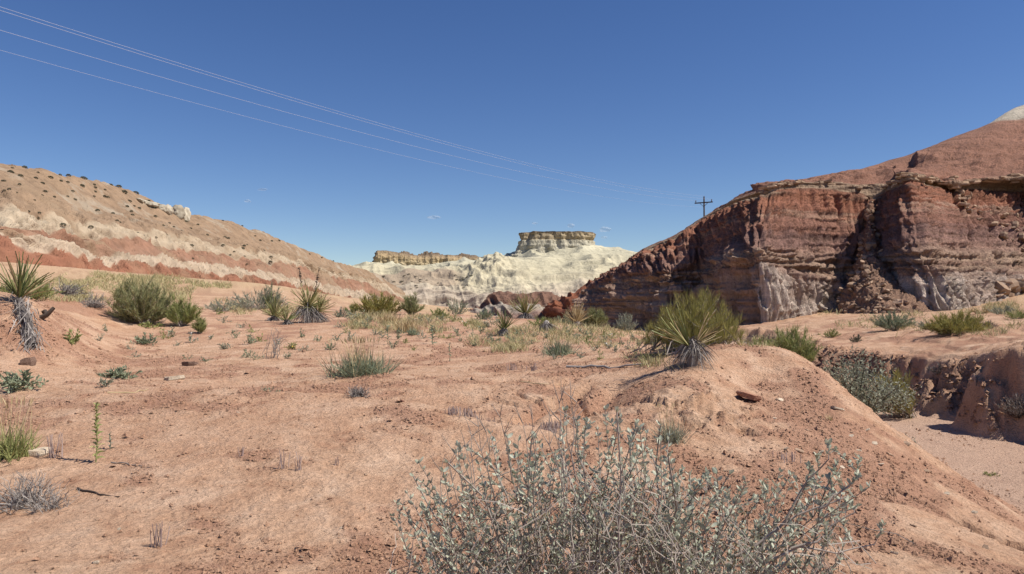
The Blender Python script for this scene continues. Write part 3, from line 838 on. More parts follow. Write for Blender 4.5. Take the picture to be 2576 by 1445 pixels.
def ribbons(B, D, L, W, bend=0.0, seg=2, rnd=None, taper=.6):
    """tapering blades: base points, directions, lengths, widths, droop"""
    B = np.atleast_2d(B); n = len(B)
    D = unit(np.broadcast_to(D, (n, 3))); L = np.broadcast_to(L, (n,)); W = np.broadcast_to(W, (n,)); bend = np.broadcast_to(bend, (n,))
    t = np.linspace(0, 1, seg + 1)
    c = B[:, None] + D[:, None] * (L[:, None] * t)[..., None]
    c[..., 2] -= (bend * L)[:, None] * t ** 2
    side = unit(np.cross(D, RNG.normal(size=(n, 3))))
    w = (W[:, None] * (1 - t) ** taper * .5 + W[:, None] * .04)
    a = c - side[:, None] * w[..., None]; b = c + side[:, None] * w[..., None]
    V = np.stack([a, b], 2).reshape(-1, 3)
    k = (seg + 1) * 2
    base = (np.arange(n) * k)[:, None] + (np.arange(seg) * 2)[None]
    Fq = np.stack([base, base + 1, base + 3, base + 2], -1).reshape(-1, 4)
    r = RNG.random(n) if rnd is None else rnd
    return V, Fq, np.repeat(r, k)

def tubes(Q, r0, r1, sides=3, rnd=None):
    """Q (n,k,3) polylines"""
    n, k, _ = Q.shape
    d = unit(np.gradient(Q, axis=1))
    ref = np.array([.31, .74, .59])
    a = unit(np.cross(d, ref)); b = np.cross(d, a)
    r0 = np.broadcast_to(r0, (n,)); r1 = np.broadcast_to(r1, (n,))
    rad = r0[:, None] + (r1 - r0)[:, None] * np.linspace(0, 1, k)[None]
    an = np.arange(sides) * 2 * np.pi / sides
    V = Q[:, :, None] + rad[:, :, None, None] * (np.cos(an)[:, None] * a[:, :, None] + np.sin(an)[:, None] * b[:, :, None])
    idx = np.arange(n * k * sides).reshape(n, k, sides)
    nx = np.roll(idx, -1, 2)
    Fq = np.stack([idx[:, :-1], nx[:, :-1], nx[:, 1:], idx[:, 1:]], -1).reshape(-1, 4)
    r = RNG.random(n) if rnd is None else rnd
    return V.reshape(-1, 3), Fq, np.repeat(r, k * sides)

def leaves(B, D, L, W, fold=.25, rnd=None):
    """diamond leaves folded along the midrib, 5 verts"""
    n = len(B)
    D = unit(D); L = np.broadcast_to(L, (n,)); W = np.broadcast_to(W, (n,))
    side = unit(np.cross(D, RNG.normal(size=(n, 3)))); nn = np.cross(side, D)
    mid = B + D * (L * .5)[:, None]
    l = mid - side * (W * .5)[:, None] + nn * (W * fold)[:, None]
    r_ = mid + side * (W * .5)[:, None] + nn * (W * fold)[:, None]
    tip = B + D * L[:, None]
    V = np.stack([B, r_, tip, l], 1).reshape(-1, 3)
    i = np.arange(n)[:, None] * 4
    Fq = np.concatenate([i + np.array([[0, 1, 2]]), i + np.array([[0, 2, 3]])])
    r = RNG.random(n) if rnd is None else rnd
    return V, Fq, np.repeat(r, 4)

class MB:
    def __init__(s): s.V = []; s.F3 = []; s.F4 = []; s.R = []; s.n = 0
    def add(s, t):
        V, Fq, R = t
        Fq = np.asarray(Fq) + s.n
        (s.F3 if Fq.shape[1] == 3 else s.F4).append(Fq)
        s.V.append(V); s.R.append(R); s.n += len(V)
        return s
    def mesh(s, name, mat, smooth=False):
        fs = []
        if s.F3: fs.append(np.concatenate(s.F3))
        if s.F4: fs.append(np.concatenate(s.F4))
        return mesh_arrays(name, np.concatenate(s.V), fs, smooth, [mat], attrs={"rnd": np.concatenate(s.R)})

def curve_paths(A, B, sag, k=5, jit=.04):
    """n curved paths from A to B that start steep and bend over"""
    t = np.linspace(0, 1, k)[None, :, None]
    Q = A[:, None] * (1 - t) + B[:, None] * t
    Ln = np.linalg.norm(B - A, axis=1)
    Q[..., 2] += (sag * Ln)[:, None] * (t[..., 0] * (1 - t[..., 0]))
    j = RNG.normal(size=Q.shape) * (jit * Ln)[:, None, None]
    j[:, 0] = 0
    return Q + j

def at_path(Q, i, t):
    k = Q.shape[1] - 1
    u = t * k; a = np.clip(np.floor(u).astype(int), 0, k - 1); f = (u - a)[:, None]
    p = Q[i, a] * (1 - f) + Q[i, a + 1] * f
    return p, unit(Q[i, a + 1] - Q[i, a])

# plant materials
M_BROOM = mat_leafy("broom_green", (.185, .19, .08), (.39, .385, .19))
M_OLIVE = mat_leafy("olive_green", (.20, .185, .05), (.44, .39, .13))
M_FRESH = mat_leafy("fresh_green", (.19, .215, .07), (.38, .39, .155))
M_SAGE = mat_leafy("grey_green", (.21, .22, .155), (.40, .405, .30))
M_BLUEG = mat_leafy("blue_green", (.17, .20, .125), (.33, .36, .235))
M_YUC = mat_leafy("yucca_blade", (.17, .19, .065), (.42, .38, .17), .45, .15)
M_YUCG = mat_leafy("yucca_green_blade", (.10, .135, .05), (.27, .28, .11), .45, .15)
M_STRAW = mat_leafy("straw", (.42, .31, .16), (.62, .50, .30), .8, .2)
M_TWIG = mat_leafy("grey_twig", (.20, .165, .14), (.42, .36, .305), .85, 0)
M_DEAD = mat_leafy("weathered_grey", (.10, .085, .078), (.36, .32, .285), .85, 0)
M_BARK = mat_leafy("dark_bark", (.07, .05, .04), (.16, .12, .09), .9, 0)
M_DARKSH = mat_leafy("distant_shrub", (.10, .10, .065), (.21, .195, .135))
M_BUFF = mat_leafy("silvery_leaf", (.36, .385, .285), (.58, .60, .47), .6, .24)
M_BUFFD = mat_leafy("dull_small_leaf", (.13, .11, .06), (.26, .22, .13), .8, .15)
M_PURP = mat_leafy("dry_purple_stem", (.26, .185, .165), (.46, .36, .32), .9, 0)
M_FLOW = mat_leafy("white_petal", (.75, .73, .68), (.85, .83, .80), .6, .2)
M_YEL = mat_leafy("yellow_petal", (.70, .48, .06), (.80, .58, .10), .6, .2)

def fan(n, maxtilt, power=.5, az=None):
    a = RNG.random(n) * 2 * np.pi if az is None else az
    ti = RNG.random(n) ** power * maxtilt
    return np.stack([np.sin(ti) * np.cos(a), np.sin(ti) * np.sin(a), np.cos(ti)], -1)

def shrub(name, loc, w, h, label, cat="shrub", group=None, leaf=M_BROOM, twig=M_TWIG, nb=34, nf=900, flen=.28, fw=.010, style="needle", lean=(0, 0), bare=.25, droop=.15, rz=0, upw=.55, dw=.55, tilt=78, spread=.05):
    root = empty(name, loc, label, cat, group, rz)
    D = fan(nb, math.radians(tilt), .55)
    R = np.stack([D[:, 0] * w / 2, D[:, 1] * w / 2, D[:, 2] * h * .86 + h * .06], -1) * (RNG.random((nb, 1)) * .35 + .68)
    R[:, 0] += lean[0] * h; R[:, 1] += lean[1] * h
    A = RNG.normal(size=(nb, 3)) * [w * spread, w * spread, 0]; A[:, 2] = -.03
    Q = curve_paths(A, R, np.full(nb, -.2), 5, .035)
    tag(obj("stems", MB().add(tubes(Q, max(.004, h * .010), max(.002, h * .003))).mesh("stems", twig), root), kind="stuff")
    i = RNG.integers(0, nb, nf); t = bare + (1 - bare) * RNG.random(nf) ** .7
    p, d = at_path(Q, i, t)
    up = np.array([0, 0, 1.0])
    if style == "needle":
        dd = unit(d * dw + up * upw + RNG.normal(size=(nf, 3)) * .42)
        m = MB().add(ribbons(p, dd, h * flen * (.5 + RNG.random(nf) * .7), fw * (.7 + RNG.random(nf) * .6), droop * RNG.random(nf), 2))
        k = nf // 7
        m.add(ribbons(p[:k], unit(dd[:k] + RNG.normal(size=(k, 3)) * .2), h * flen * 1.25, fw * .7, 0, 2))
    else:
        p = p + RNG.normal(size=p.shape) * h * .05
        dd = unit(d * .3 + up * .3 + RNG.normal(size=(nf, 3)) * .8)
        m = MB().add(leaves(p, dd, h * flen * (.6 + .7 * RNG.random(nf)), fw * (.7 + .6 * RNG.random(nf))))
    tag(obj("foliage", m.mesh("foliage", leaf), root), kind="stuff")
    return root

def tuft(name, loc, w, h, label, cat="grass", group=None, leaf=M_FRESH, n=160, bw=.007, stalks=0, stalk_h=1.5, droop=.35, tilt=50):
    root = empty(name, loc, label, cat, group)
    D = fan(n, math.radians(tilt), .7)
    B = RNG.normal(size=(n, 3)) * [w * .17, w * .17, 0]; B[:, 2] = -.02
    m = MB().add(ribbons(B, D, h * (.55 + .5 * RNG.random(n)) * 1.08, bw * (.6 + .7 * RNG.random(n)), droop * RNG.random(n), 3))
    tag(obj("blades", m.mesh("blades", leaf), root), kind="stuff")
    if stalks:
        B = RNG.normal(size=(stalks, 3)) * [w * .15, w * .15, 0]
        D = fan(stalks, math.radians(22), .7)
        m = MB().add(ribbons(B, D, h * stalk_h * (.7 + .4 * RNG.random(stalks)), bw * .9, .06, 3))
        tips = B + D * (h * stalk_h * .8)
        m.add(ribbons(tips, D + RNG.normal(size=D.shape) * .15, h * .22, bw * 1.3, .15, 2))
        tag(obj("seed_stalks", m.mesh("seed_stalks", M_STRAW), root), kind="stuff")
    return root

def twigs_mesh(n, w, h, r, mat, tilt=70, sub=3, seed_up=0.0):
    D = fan(n, math.radians(tilt), .6)
    A = RNG.normal(size=(n, 3)) * [w * .12, w * .12, 0]; A[:, 2] = -.02
    R = A + D * [w * .55, w * .55, h] * (.5 + .55 * RNG.random((n, 1)))
    Q = curve_paths(A, R, RNG.normal(size=n) * .25, 5, .05)
    m = MB().add(tubes(Q, r, r * .4))
    k = n * sub
    i = RNG.integers(0, n, k); p, d = at_path(Q, i, .3 + .65 * RNG.random(k))
    dd = unit(d * .6 + RNG.normal(size=(k, 3)) * .5 + [0, 0, .3 + seed_up])
    Ls = h * (.15 + .25 * RNG.random(k))
    q = p[:, None] + dd[:, None] * (Ls[:, None] * np.array([0, .5, 1.0])[None])[..., None]
    q[:, 1:] += RNG.normal(size=(k, 2, 3)) * h * .02
    m.add(tubes(q, r * .55, r * .3))
    return m.mesh("twigs", mat)

def dead_shrub(name, loc, w, h, label, cat="dead shrub", group=None, n=50, r=.005, mat=M_DEAD, tilt=75):
    root = empty(name, loc, label, cat, group)
    tag(obj("twigs", twigs_mesh(n, w, h, r, mat, tilt), root), kind="stuff")
    return root

# yucca: stiff blades are separate parts
def yucca_leaf_mesh(mat, k):
    t = np.linspace(0, 1, 5)
    wd = np.array([.55, 1.0, .85, .5, .03]) * .5
    bendz = [-.10, .0, -.22][k] * t ** 2
    V = []
    for tt, w, bz in zip(t, wd, bendz):
        V += [(-w, .25 * w, 0), (0, -.2 * w, 0), (w, .25 * w, 0)]
        for q in (-1, -2, -3): pass
        for j in range(3):
            x, y, _ = V[-3 + j]; V[-3 + j] = (x, y + bz, tt)
    V = np.array(V, float)
    V[:, 0] *= .045; V[:, 1] = V[:, 1] * 1.0
    V[:, 1] = np.repeat(bendz, 3) + np.tile([.010, -.008, .010], 5)
    i = np.arange(4)[:, None] * 3
    Fq = np.concatenate([i + [[0, 1, 4, 3]], i + [[1, 2, 5, 4]]])
    return mesh_arrays("leaf", V, [Fq], True, [mat], attrs={"rnd": np.full(len(V), .13 * k)})
YL = {m.name: [yucca_leaf_mesh(m, k) for k in range(3)] for m in (M_YUC, M_YUCG, M_STRAW)}

def yucca_head(root, c, n, Lm, mat, tilt=88, width=1.0, lean=(0, 0), dens_up=.75, azc=0.0, azw=math.pi):
    for k in range(n):
        ti = (random.random() ** dens_up) * math.radians(tilt); az = azc + random.uniform(-azw, azw)
        L = Lm * (.75 + .35 * random.random()) * (1 - .15 * ti / 1.6)
        dv = Vector((math.sin(ti) * math.cos(az) + lean[0], math.sin(ti) * math.sin(az) + lean[1], math.cos(ti)))
        q = dv.to_track_quat('Z', 'Y') @ Euler((0, 0, random.random() * 6.28)).to_quaternion()
        o = bpy.data.objects.new("leaf", random.choice(YL[mat.name if random.random() < .86 else M_STRAW.name])); COL.objects.link(o)
        o.parent = root; o.rotation_mode = 'QUATERNION'; o.rotation_quaternion = q
        o.location = Vector(c) + dv.normalized() * .02
        o.scale = (L * width * (.8 + .4 * random.random()), L, L)

def skirt(root, c, R, drop, n, mat=M_DEAD, w=.012, lean=(0, 0, 0)):
    D = fan(n, math.radians(100), .25); D[:, 2] = D[:, 2] * .6 - .35
    D = unit(D + np.array(lean))
    B = np.array(c)[None] + RNG.normal(size=(n, 3)) * [R * .12, R * .12, drop * .16]
    m = MB().add(ribbons(B, D, R * (.6 + .55 * RNG.random(n)), w * (.6 + .8 * RNG.random(n)), .35 + .4 * RNG.random(n), 4, taper=.4))
    tag(obj("dead_leaf_skirt", m.mesh("dead_leaf_skirt", mat), root), kind="stuff")

def lump(name, r, seed, mat, sub=3, amp=.35, sc=(1, 1, 1), freq=1.6):
    import bmesh
    bm = bmesh.new(); bmesh.ops.create_icosphere(bm, subdivisions=sub, radius=1)
    V = np.array([v.co[:] for v in bm.verts]); Fc = np.array([[v.index for v in f.verts] for f in bm.faces]); bm.free()
    d = 1 + amp * fbm3(V[:, 0] * freq, V[:, 1] * freq, V[:, 2] * freq, 3, seed)
    V = V * d[:, None] * np.array(sc) * r
    return mesh_arrays(name, V, [Fc], True, [mat], attrs={"rnd": np.full(len(V), .3)})

def stalk(root, base, tip, label=None):
    Q = np.array([[base, (np.array(base) + tip) / 2 + [.01, 0, .02], tip]], float)
    s_ = obj("flower_stalk", MB().add(tubes(Q, .012, .007, 5)).mesh("flower_stalk", M_BARK), root)
    k = 26
    t = .3 + .7 * np.sort(RNG.random(k)); p, d = at_path(Q, np.zeros(k, int), np.clip(t, 0, .999))
    dd = unit(RNG.normal(size=(k, 3)) * [1, 1, .5] + [0, 0, .3])
    m = MB().add(leaves(p, dd, .055, .035, .3)); m.add(leaves(p, -dd + [0, 0, .5], .05, .03, .3))
    tag(obj("seed_pods", m.mesh("seed_pods", M_BARK), s_), kind="stuff")

S_ = lambda p: p[1] / F          # metres per photo pixel at a point
# ------------------------------------------------------------------ yuccas
p = hit(1742, 922); s = S_(p)
y1 = empty("yucca", p, "spiky yucca with shaggy grey trunk skirt crowning the dirt mound", "yucca", "yuccas on the sandy flat")
obj("trunk", lump("trunk", 1, 5, M_DEAD, 3, .25, (.08, .08, .22)), y1, (0, 0, .08))
skirt(y1, (0.0, 0, .26), .30, .25, 300, M_DEAD, .010, (.15, 0, -.1))
yucca_head(y1, (-.05, -.04, .24), 34, .56, M_YUC, 68, .7, (-.12, -.05), .7, math.pi, 1.1)
yucca_head(y1, (.05, .02, .26), 11, .46, M_STRAW, 78, .6, (.1, 0), .6, 0.0, 1.0)

def yuc(px, py, n, Lpx, label, mat=M_YUC, tilt=85, skn=160, skR=.9, z0=.12, lean=(0, 0), name="yucca", cat="yucca", width=1.15, stalks=(), d=None):
    p = hit(px, py) if d is None else on_ground(px, d)
    s = S_(p)
    L = Lpx * s
    r = empty(name, p, label, cat, "yuccas on the sandy flat" if cat == "yucca" else None)
    yucca_head(r, (0, 0, z0), int(n * 1.5), L, mat, tilt, width * .75, (lean[0] + random.uniform(-.12, .12), lean[1]))
    if skn:
        obj("trunk", lump("trunk", 1, px % 97, M_DEAD, 2, .25, (.10, .10, z0 * .9 + .05)), r, (0, 0, z0 * .4))
        skirt(r, (0, 0, z0), L * skR * .75, z0, skn, M_DEAD, .014, (lean[0] * .5 + random.uniform(-.2, .2), 0, -.1))
    for b, tp in stalks:
        stalk(r, b, tp)
    return r
yuc(690, 806, 46, 60, "leftmost yucca rosette of the clump with two dry flower stalks", M_YUC, 80, 120)
yuc(722, 816, 34, 42, "smallest yucca rosette low in front of the clump with flower stalks", M_YUCG, 75, 90, z0=.08)
p = hit(780, 812); s = S_(p)
y3 = yuc(775, 812, 52, 66, "big yucca with two tall dry flower stalks and drooping dead skirt", M_YUC, 92, 260, 1.0, .42, lean=(.05, 0),
         stalks=(((-.12, 0, .45), (-24 * s, 0, 138 * s)), ((.10, .05, .42), (26 * s, .05, 141 * s))))
yucca_head(y3, (.28, .05, .30), 50, 50 * s, M_YUC, 95, .85, (.25, 0))
skirt(y3, (.22, 0, .22), 40 * s, .3, 160, M_DEAD, .013, (.4, 0, 0))
yuc(1323, 802, 44, 60, "yucca standing against the brown knoll with leaning black skirt", M_YUC, 70, 170, .8, .16, lean=(.08, 0), d=24)
yuc(1268, 842, 38, 52, "yucca at the right of the flat with grey dead trunk at its foot", M_YUCG, 60, 170, .7, .12, lean=(.05, 0))
yuc(1450, 822, 60, 54, "yellowed straw coloured yucca left of the green bush by the cliff", M_STRAW, 72, 90, .7, .1, d=21)
yuc(1374, 832, 8, 22, "collapsed dead grey yucca heap between two living yuccas", M_STRAW, 88, 330, 1.6, .16, name="dead_yucca", cat="dead yucca")
# leftmost yucca whose dead trunk hangs down the bank
p = hit(52, 768); s = S_(p)
y8 = empty("yucca", p, "green yucca at left edge with dead trunk hanging down the bank", "yucca", "yuccas on the sandy flat")
yucca_head(y8, (-.03, 0, .10), 46, 112 * s, M_YUCG, 50, .9, (.2, 0), .8)
yucca_head(y8, (0, 0, .08), 8, 90 * s, M_STRAW, 92, .9, (.25, 0), .5)
tr_ = np.array([hit(*q) for q in [(50, 772), (62, 800), (78, 830), (88, 858), (92, 874)]]) - p
tr_ += np.array([(0, 0, .10), (0, -.05, .08), (0, -.08, .08), (0, -.1, .07), (0, -.1, .02)])
Q = tr_[None]
m = MB().add(tubes(Q, .045, .06, 8))
obj("hanging_trunk", m.mesh("hanging_trunk", M_DEAD, True), y8)
n = 420; t = RNG.random(n); pp, dd = at_path(Q, np.zeros(n, int), t)
dd = unit(dd * .7 + RNG.normal(size=(n, 3)) * .35 + [0, -.15, -.5])
m = MB().add(ribbons(pp + RNG.normal(size=(n, 3)) * .07, dd, .18 + .26 * RNG.random(n), .014, .3 * RNG.random(n), 3, taper=.3))
tag(obj("dead_leaf_skirt", m.mesh("dead_leaf_skirt", M_DEAD), y8), kind="stuff")
ro = np.array([hit(112, 812), hit(118, 800), hit(92, 876)]) - p
rt = np.array([[ro[0] + [-.05, 0, .05], ro[0] + [.06, -.02, .10], ro[0] + [.16, 0, .22]], [ro[1] + [-.08, 0, .02], ro[1] + [.0, -.05, .06], ro[1] + [.05, -.1, .0]], [ro[2] + [-.02, 0, .08], ro[2] + [-.03, -.05, .03], ro[2] + [-.08, -.1, -.02]]])
for k in range(3): obj("root_stub", MB().add(tubes(rt[k:k + 1], .05, .03, 6)).mesh("root_stub", M_BARK, True), y8)

# ------------------------------------------------------------------ shrubs
def sh(px, py, wpx, hpx, label, d=None, name="shrub", **kw):
    p = hit(px, py) if d is None else on_ground(px, d)
    s = S_(p)
    kw.setdefault("fw", max(.006, 1.05 * s)); kw["nf"] = int(kw.get("nf", 900) * 2.4); kw["flen"] = kw.get("flen", .28) * .62; kw["nb"] = int(kw.get("nb", 34) * 1.5)
    return shrub(name, p, wpx * s, hpx * s, label, **kw)
G1 = "broom shrubs on the flat"
sh(1738, 860, 262, 158, "large olive broom shrub right behind the yucca on the mound", d=11.6, name="broom_shrub", leaf=M_OLIVE, nb=110, nf=6500, flen=.26, fw=.0045, group=G1, droop=.0, upw=1.2, dw=.2, tilt=80, spread=.24, lean=(.08, 0))
sh(358, 815, 180, 122, "biggest rounded green broom shrub left on the sandy flat", name="broom_shrub", leaf=M_BROOM, nb=80, nf=3800, flen=.26, group=G1)
sh(458, 822, 88, 84, "light green broom shrub leaning on the biggest green shrub", name="broom_shrub", leaf=M_FRESH, nb=34, nf=1400, flen=.34, group=G1)
sh(503, 838, 46, 44, "small pale green broom shrub at the foot of its two larger neighbours", name="broom_shrub", leaf=M_FRESH, nb=20, nf=500, flen=.4, group=G1)
sh(950, 780, 140, 62, "wide olive shrub in front of the pale badlands", d=26, name="broom_shrub", leaf=M_OLIVE, nb=50, nf=2000, flen=.34, group=G1)
sh(1036, 783, 66, 58, "dark green shrub touching the wide olive shrub on its right", d=26, name="broom_shrub", leaf=M_BROOM, nb=30, nf=900, flen=.36, group=G1)
sh(884, 780, 44, 24, "low bright green cushion left of the wide olive shrub", d=26, name="broom_shrub", leaf=M_FRESH, nb=16, nf=400, flen=.5, group=G1)
sh(1498, 812, 76, 52, "soft green bush at the foot of the grey cliff end", d=21.5, name="broom_shrub", leaf=M_BROOM, nb=30, nf=1200, flen=.4, group=G1)
sh(1575, 826, 66, 52, "grey twiggy bush under the shaded cliff face", d=20.5, name="broom_shrub", leaf=M_SAGE, nb=34, nf=420, flen=.3, group=G1)
sh(1150, 786, 74, 50, "sparse dark twiggy bush before the white badland foot", d=26.5, name="broom_shrub", leaf=M_BLUEG, nb=26, nf=320, flen=.24, group=G1)
sh(650, 752, 160, 56, "long grey twiggy shrub behind the yucca clump", d=27, name="broom_shrub", leaf=M_SAGE, nb=70, nf=900, flen=.26, group=G1, bare=.4)
sh(682, 750, 62, 74, "green tipped shrub rising out of the long grey twiggy shrub", d=27.4, name="broom_shrub", leaf=M_BLUEG, nb=24, nf=600, flen=.26, group=G1)
sh(70, 740, 150, 78, "hazy green shrub filling the left edge behind the yucca", d=17, name="broom_shrub", leaf=M_FRESH, nb=50, nf=1900, flen=.3, group=G1)
sh(190, 706, 46, 22, "small dark green shrub on the grass at the red hill foot", d=36, name="broom_shrub", leaf=M_BROOM, nb=16, nf=420, flen=.4, group=G1)
sh(298, 700, 34, 26, "small upright shrub left above the biggest green shrub", d=36, name="broom_shrub", leaf=M_BROOM, nb=16, nf=360, flen=.4, group=G1)
sh(560, 764, 96, 40, "thin straw grey shrub between big green shrub and twiggy shrub", d=26, name="broom_shrub", leaf=M_SAGE, nb=30, nf=400, flen=.3, group=G1, bare=.2)
G2 = "shrubs along the wash"
sh(1908, 885, 96, 58, "bright green shrub at the cliff foot beyond the mound edge", d=14, name="wash_shrub", leaf=M_FRESH, nb=34, nf=1200, flen=.34, group=G2)
sh(2004, 950, 135, 125, "tall green shrub with bare twigs on its right at the mound edge", d=12.4, name="wash_shrub", leaf=M_FRESH, nb=60, nf=1700, flen=.26, group=G2, lean=(-.05, 0), bare=.45)
sh(2285, 955, 130, 140, "yellow green shrub leaning from the cut bank over the wash", d=17.6, name="wash_shrub", leaf=M_OLIVE, nb=60, nf=1300, flen=.26, group=G2, lean=(-.35, 0), bare=.5)
sh(2400, 848, 160, 66, "vivid olive green shrub on the far bank top", d=22, name="wash_shrub", leaf=M_OLIVE, nb=60, nf=2200, flen=.4, group=G2, lean=(.1, 0))
sh(2248, 818, 124, 46, "grey green low shrub below the rubble chute", d=27, name="wash_shrub", leaf=M_BLUEG, nb=40, nf=1000, flen=.4, group=G2)
sh(2488, 830, 46, 24, "small dead grey shrub right of the vivid olive shrub", d=22, name="wash_shrub", leaf=M_DEAD, nb=40, nf=200, flen=.4, group=G2)
sh(2556, 905, 100, 62, "dark twiggy shrub on top of the right bank at the frame edge", d=14.6, name="wash_shrub", leaf=M_TWIG, twig=M_BARK, nb=90, nf=900, flen=.26, group=G2, bare=.1)
sh(2150, 850, 36, 22, "low dark shrub on the flat beyond the wash", d=24, name="wash_shrub", leaf=M_DARKSH, nb=16, nf=260, flen=.4, group=G2)
sh(2090, 838, 60, 24, "pale green low shrub before the grey cliff foot", d=28, name="wash_shrub", leaf=M_FRESH, nb=20, nf=300, flen=.4, group=G2)
for k, (x, d, w, h, lf, lab) in enumerate([
 (2330, 25, 60, 22, M_SAGE, "low grey scrub left of the vivid olive shrub"), (2520, 27, 80, 26, M_SAGE, "low grey scrub behind the small dead grey shrub"),
 (2470, 30, 60, 20, M_STRAW, "straw coloured low scrub at the right cliff foot"), (2560, 24, 70, 26, M_FRESH, "pale green scrub at the right frame edge on the terrace"),
 (2040, 21, 80, 34, M_SAGE, "dry grey scrub in the gully behind the tall green shrub"), (2360, 18.6, 60, 24, M_DEAD, "dead brush on the crumbling cut bank"),
 (1420, 23.5, 60, 30, M_BLUEG, "dark green scrub between two yuccas before the knoll"), (1225, 23, 70, 30, M_BLUEG, "leafy blue green scrub left of the yucca with grey trunk"),
 (1360, 20, 80, 28, M_FRESH, "loose green scrub round the collapsed dead yucca"), (1640, 15.5, 60, 30, M_SAGE, "grey scrub left of the large olive broom shrub"),
 (1100, 24, 70, 26, M_FRESH, "loose green scrub right of the straw grass patch"), (860, 24, 60, 26, M_SAGE, "grey scrub right of the big yucca")]):
    sh(x, 800, w, h, lab, d=d, name="scrub", leaf=lf, nb=20, nf=360, flen=.42, group="low scrub")
p = on_ground(2152, 11.3)
shrub("saltbush", p, 285 * S_(p), 165 * S_(p), "large rounded grey green saltbush hanging over the wash edge", "shrub", G2, leaf=M_SAGE, twig=M_BARK, nb=120, nf=5200, flen=.055, fw=.026, style="leaf", bare=.3)
p = on_ground(2245, 11.4)
shrub("saltbush", p, 120 * S_(p), 60 * S_(p), "smaller loose grey bush at the right foot of the large saltbush", "shrub", G2, leaf=M_SAGE, twig=M_DEAD, nb=50, nf=700, flen=.10, fw=.02, style="leaf", bare=.3)

# ------------------------------------------------------------------ grass tufts
def tf(px, py, wpx, hpx, label, name="grass_tuft", **kw):
    p = hit(px, py); s = S_(p)
    kw.setdefault("bw", max(.005, 1.6 * s))
    return tuft(name, p, wpx * s, hpx * s, label, **kw)
G3 = "grass tufts"
tf(908, 950, 170, 78, "big blue green grass clump with blond seed stalks mid field", leaf=M_BLUEG, n=620, stalks=70, stalk_h=1.35, group=G3, tilt=62, bw=.011)
tf(28, 1150, 120, 110, "yellow green grass clump at the left edge in the foreground", leaf=M_FRESH, n=300, stalks=26, stalk_h=1.55, group=G3, tilt=45, bw=.009)
tf(1407, 890, 92, 48, "blue green bushy grass clump right of centre before the yuccas", leaf=M_BLUEG, n=420, stalks=14, stalk_h=1.1, group=G3, tilt=62)
tf(1690, 1118, 78, 70, "wispy grey green grass tuft on the crumbling mound face", leaf=M_SAGE, n=260, stalks=16, group=G3, tilt=50, bw=.006)
tf(1276, 1066, 22, 44, "small upright yellow green grass tuft among purple dry stems", leaf=M_OLIVE, n=40, group=G3, tilt=24)
tf(2088, 1052, 20, 26, "tiny yellow grass tuft on the bare mound shoulder", leaf=M_STRAW, n=36, group=G3, tilt=30)
tf(1025, 836, 80, 52, "pale straw grass patch right below the dark green shrub", leaf=M_STRAW, n=300, group=G3, tilt=40)
tf(975, 815, 60, 40, "straw grass tuft below the wide olive shrub", leaf=M_STRAW, n=160, group=G3, tilt=40)
tf(1040, 842, 40, 26, "small blue green tuft at the foot of the straw grass patch", leaf=M_BLUEG, n=140, group=G3, tilt=60)

# ------------------------------------------------------------------ dead wood
def dd_(px, py, wpx, hpx, label, **kw):
    p = hit(px, py); s = S_(p)
    return dead_shrub("dead_shrub", p, wpx * s, hpx * s, label, group="dead shrubs", **kw)
dd_(55, 1262, 190, 95, "tangled dead grey shrub lying at the left edge in the foreground", n=110, r=.0045)
dd_(125, 1275, 110, 70, "loose dead twigs right of the tangled dead shrub", n=40, r=.004)
dd_(900, 1005, 56, 36, "small dark dead shrub where the smooth lobe breaks off", n=90, r=.005)
dd_(165, 745, 90, 38, "bleached dead branches lying behind the left yucca", n=80, r=.012, tilt=88)
dd_(232, 775, 80, 36, "grey brush pile left of the biggest green shrub", n=90, r=.010, tilt=85)
dd_(690, 905, 70, 76, "pale bare branching dead weed in the middle of the flat", n=12, r=.006, tilt=45)
dd_(1790, 1235, 60, 50, "brown dead stub behind the silvery front bush", n=30, r=.005)
def spikes(px, py, wpx, hpx, n, label, group="upright dry stems", mat=M_PURP, name="dry_stems"):
    p = hit(px, py); s = S_(p)
    root = empty(name, p, label, "dry stems", group)
    B = RNG.normal(size=(n, 3)) * [wpx * s * .25, wpx * s * .2, 0]; B[:, 2] = -.01
    D = fan(n, math.radians(16), .7)
    Q = curve_paths(B, B + D * (hpx * s * (.6 + .45 * RNG.random((n, 1)))), np.zeros(n), 3, .02)
    tag(obj("stems", MB().add(tubes(Q, max(.004, 1.1 * s), max(.003, .8 * s), 4)).mesh("stems", mat), root), kind="stuff")
    return root
spikes(402, 1368, 36, 62, 11, "bundle of upright dry stems casting a dark shadow, lowest in the photo")
spikes(713, 1192, 26, 52, 8, "left one of the two dry stem bundles on the bare middle ground")
spikes(750, 1196, 22, 48, 7, "right one of the two dry stem bundles on the bare middle ground")
spikes(607, 1160, 12, 36, 4, "single thin dry stem bundle left of the pair")
spikes(137, 1150, 40, 76, 14, "tall purple grey dry stems right of the left grass clump")
spikes(845, 1178, 8, 24, 3, "tiny dry stem right of the pair of stem bundles")
spikes(1287, 935, 24, 22, 9, "short dry stem bundle in the rilled sand, left of two")
spikes(1338, 938, 26, 22, 9, "short dry stem bundle in the rilled sand, right of two")
spikes(1985, 1170, 60, 28, 14, "low grey dry stems on the mound slope")
G4 = "low purple dry stems along the hollow"
for k in range(26):
    t = k / 25
    x = 1130 + 280 * t + random.uniform(-12, 12); y = 1042 + 28 * t + random.uniform(-14, 14) + (10 if t > .5 else 0)
    spikes(x, y, 34, random.uniform(18, 28), 16, "low purple grey dry stems in the hollow below the rilled slope, " + ("left end" if t < .35 else "middle" if t < .65 else "right end"), G4)
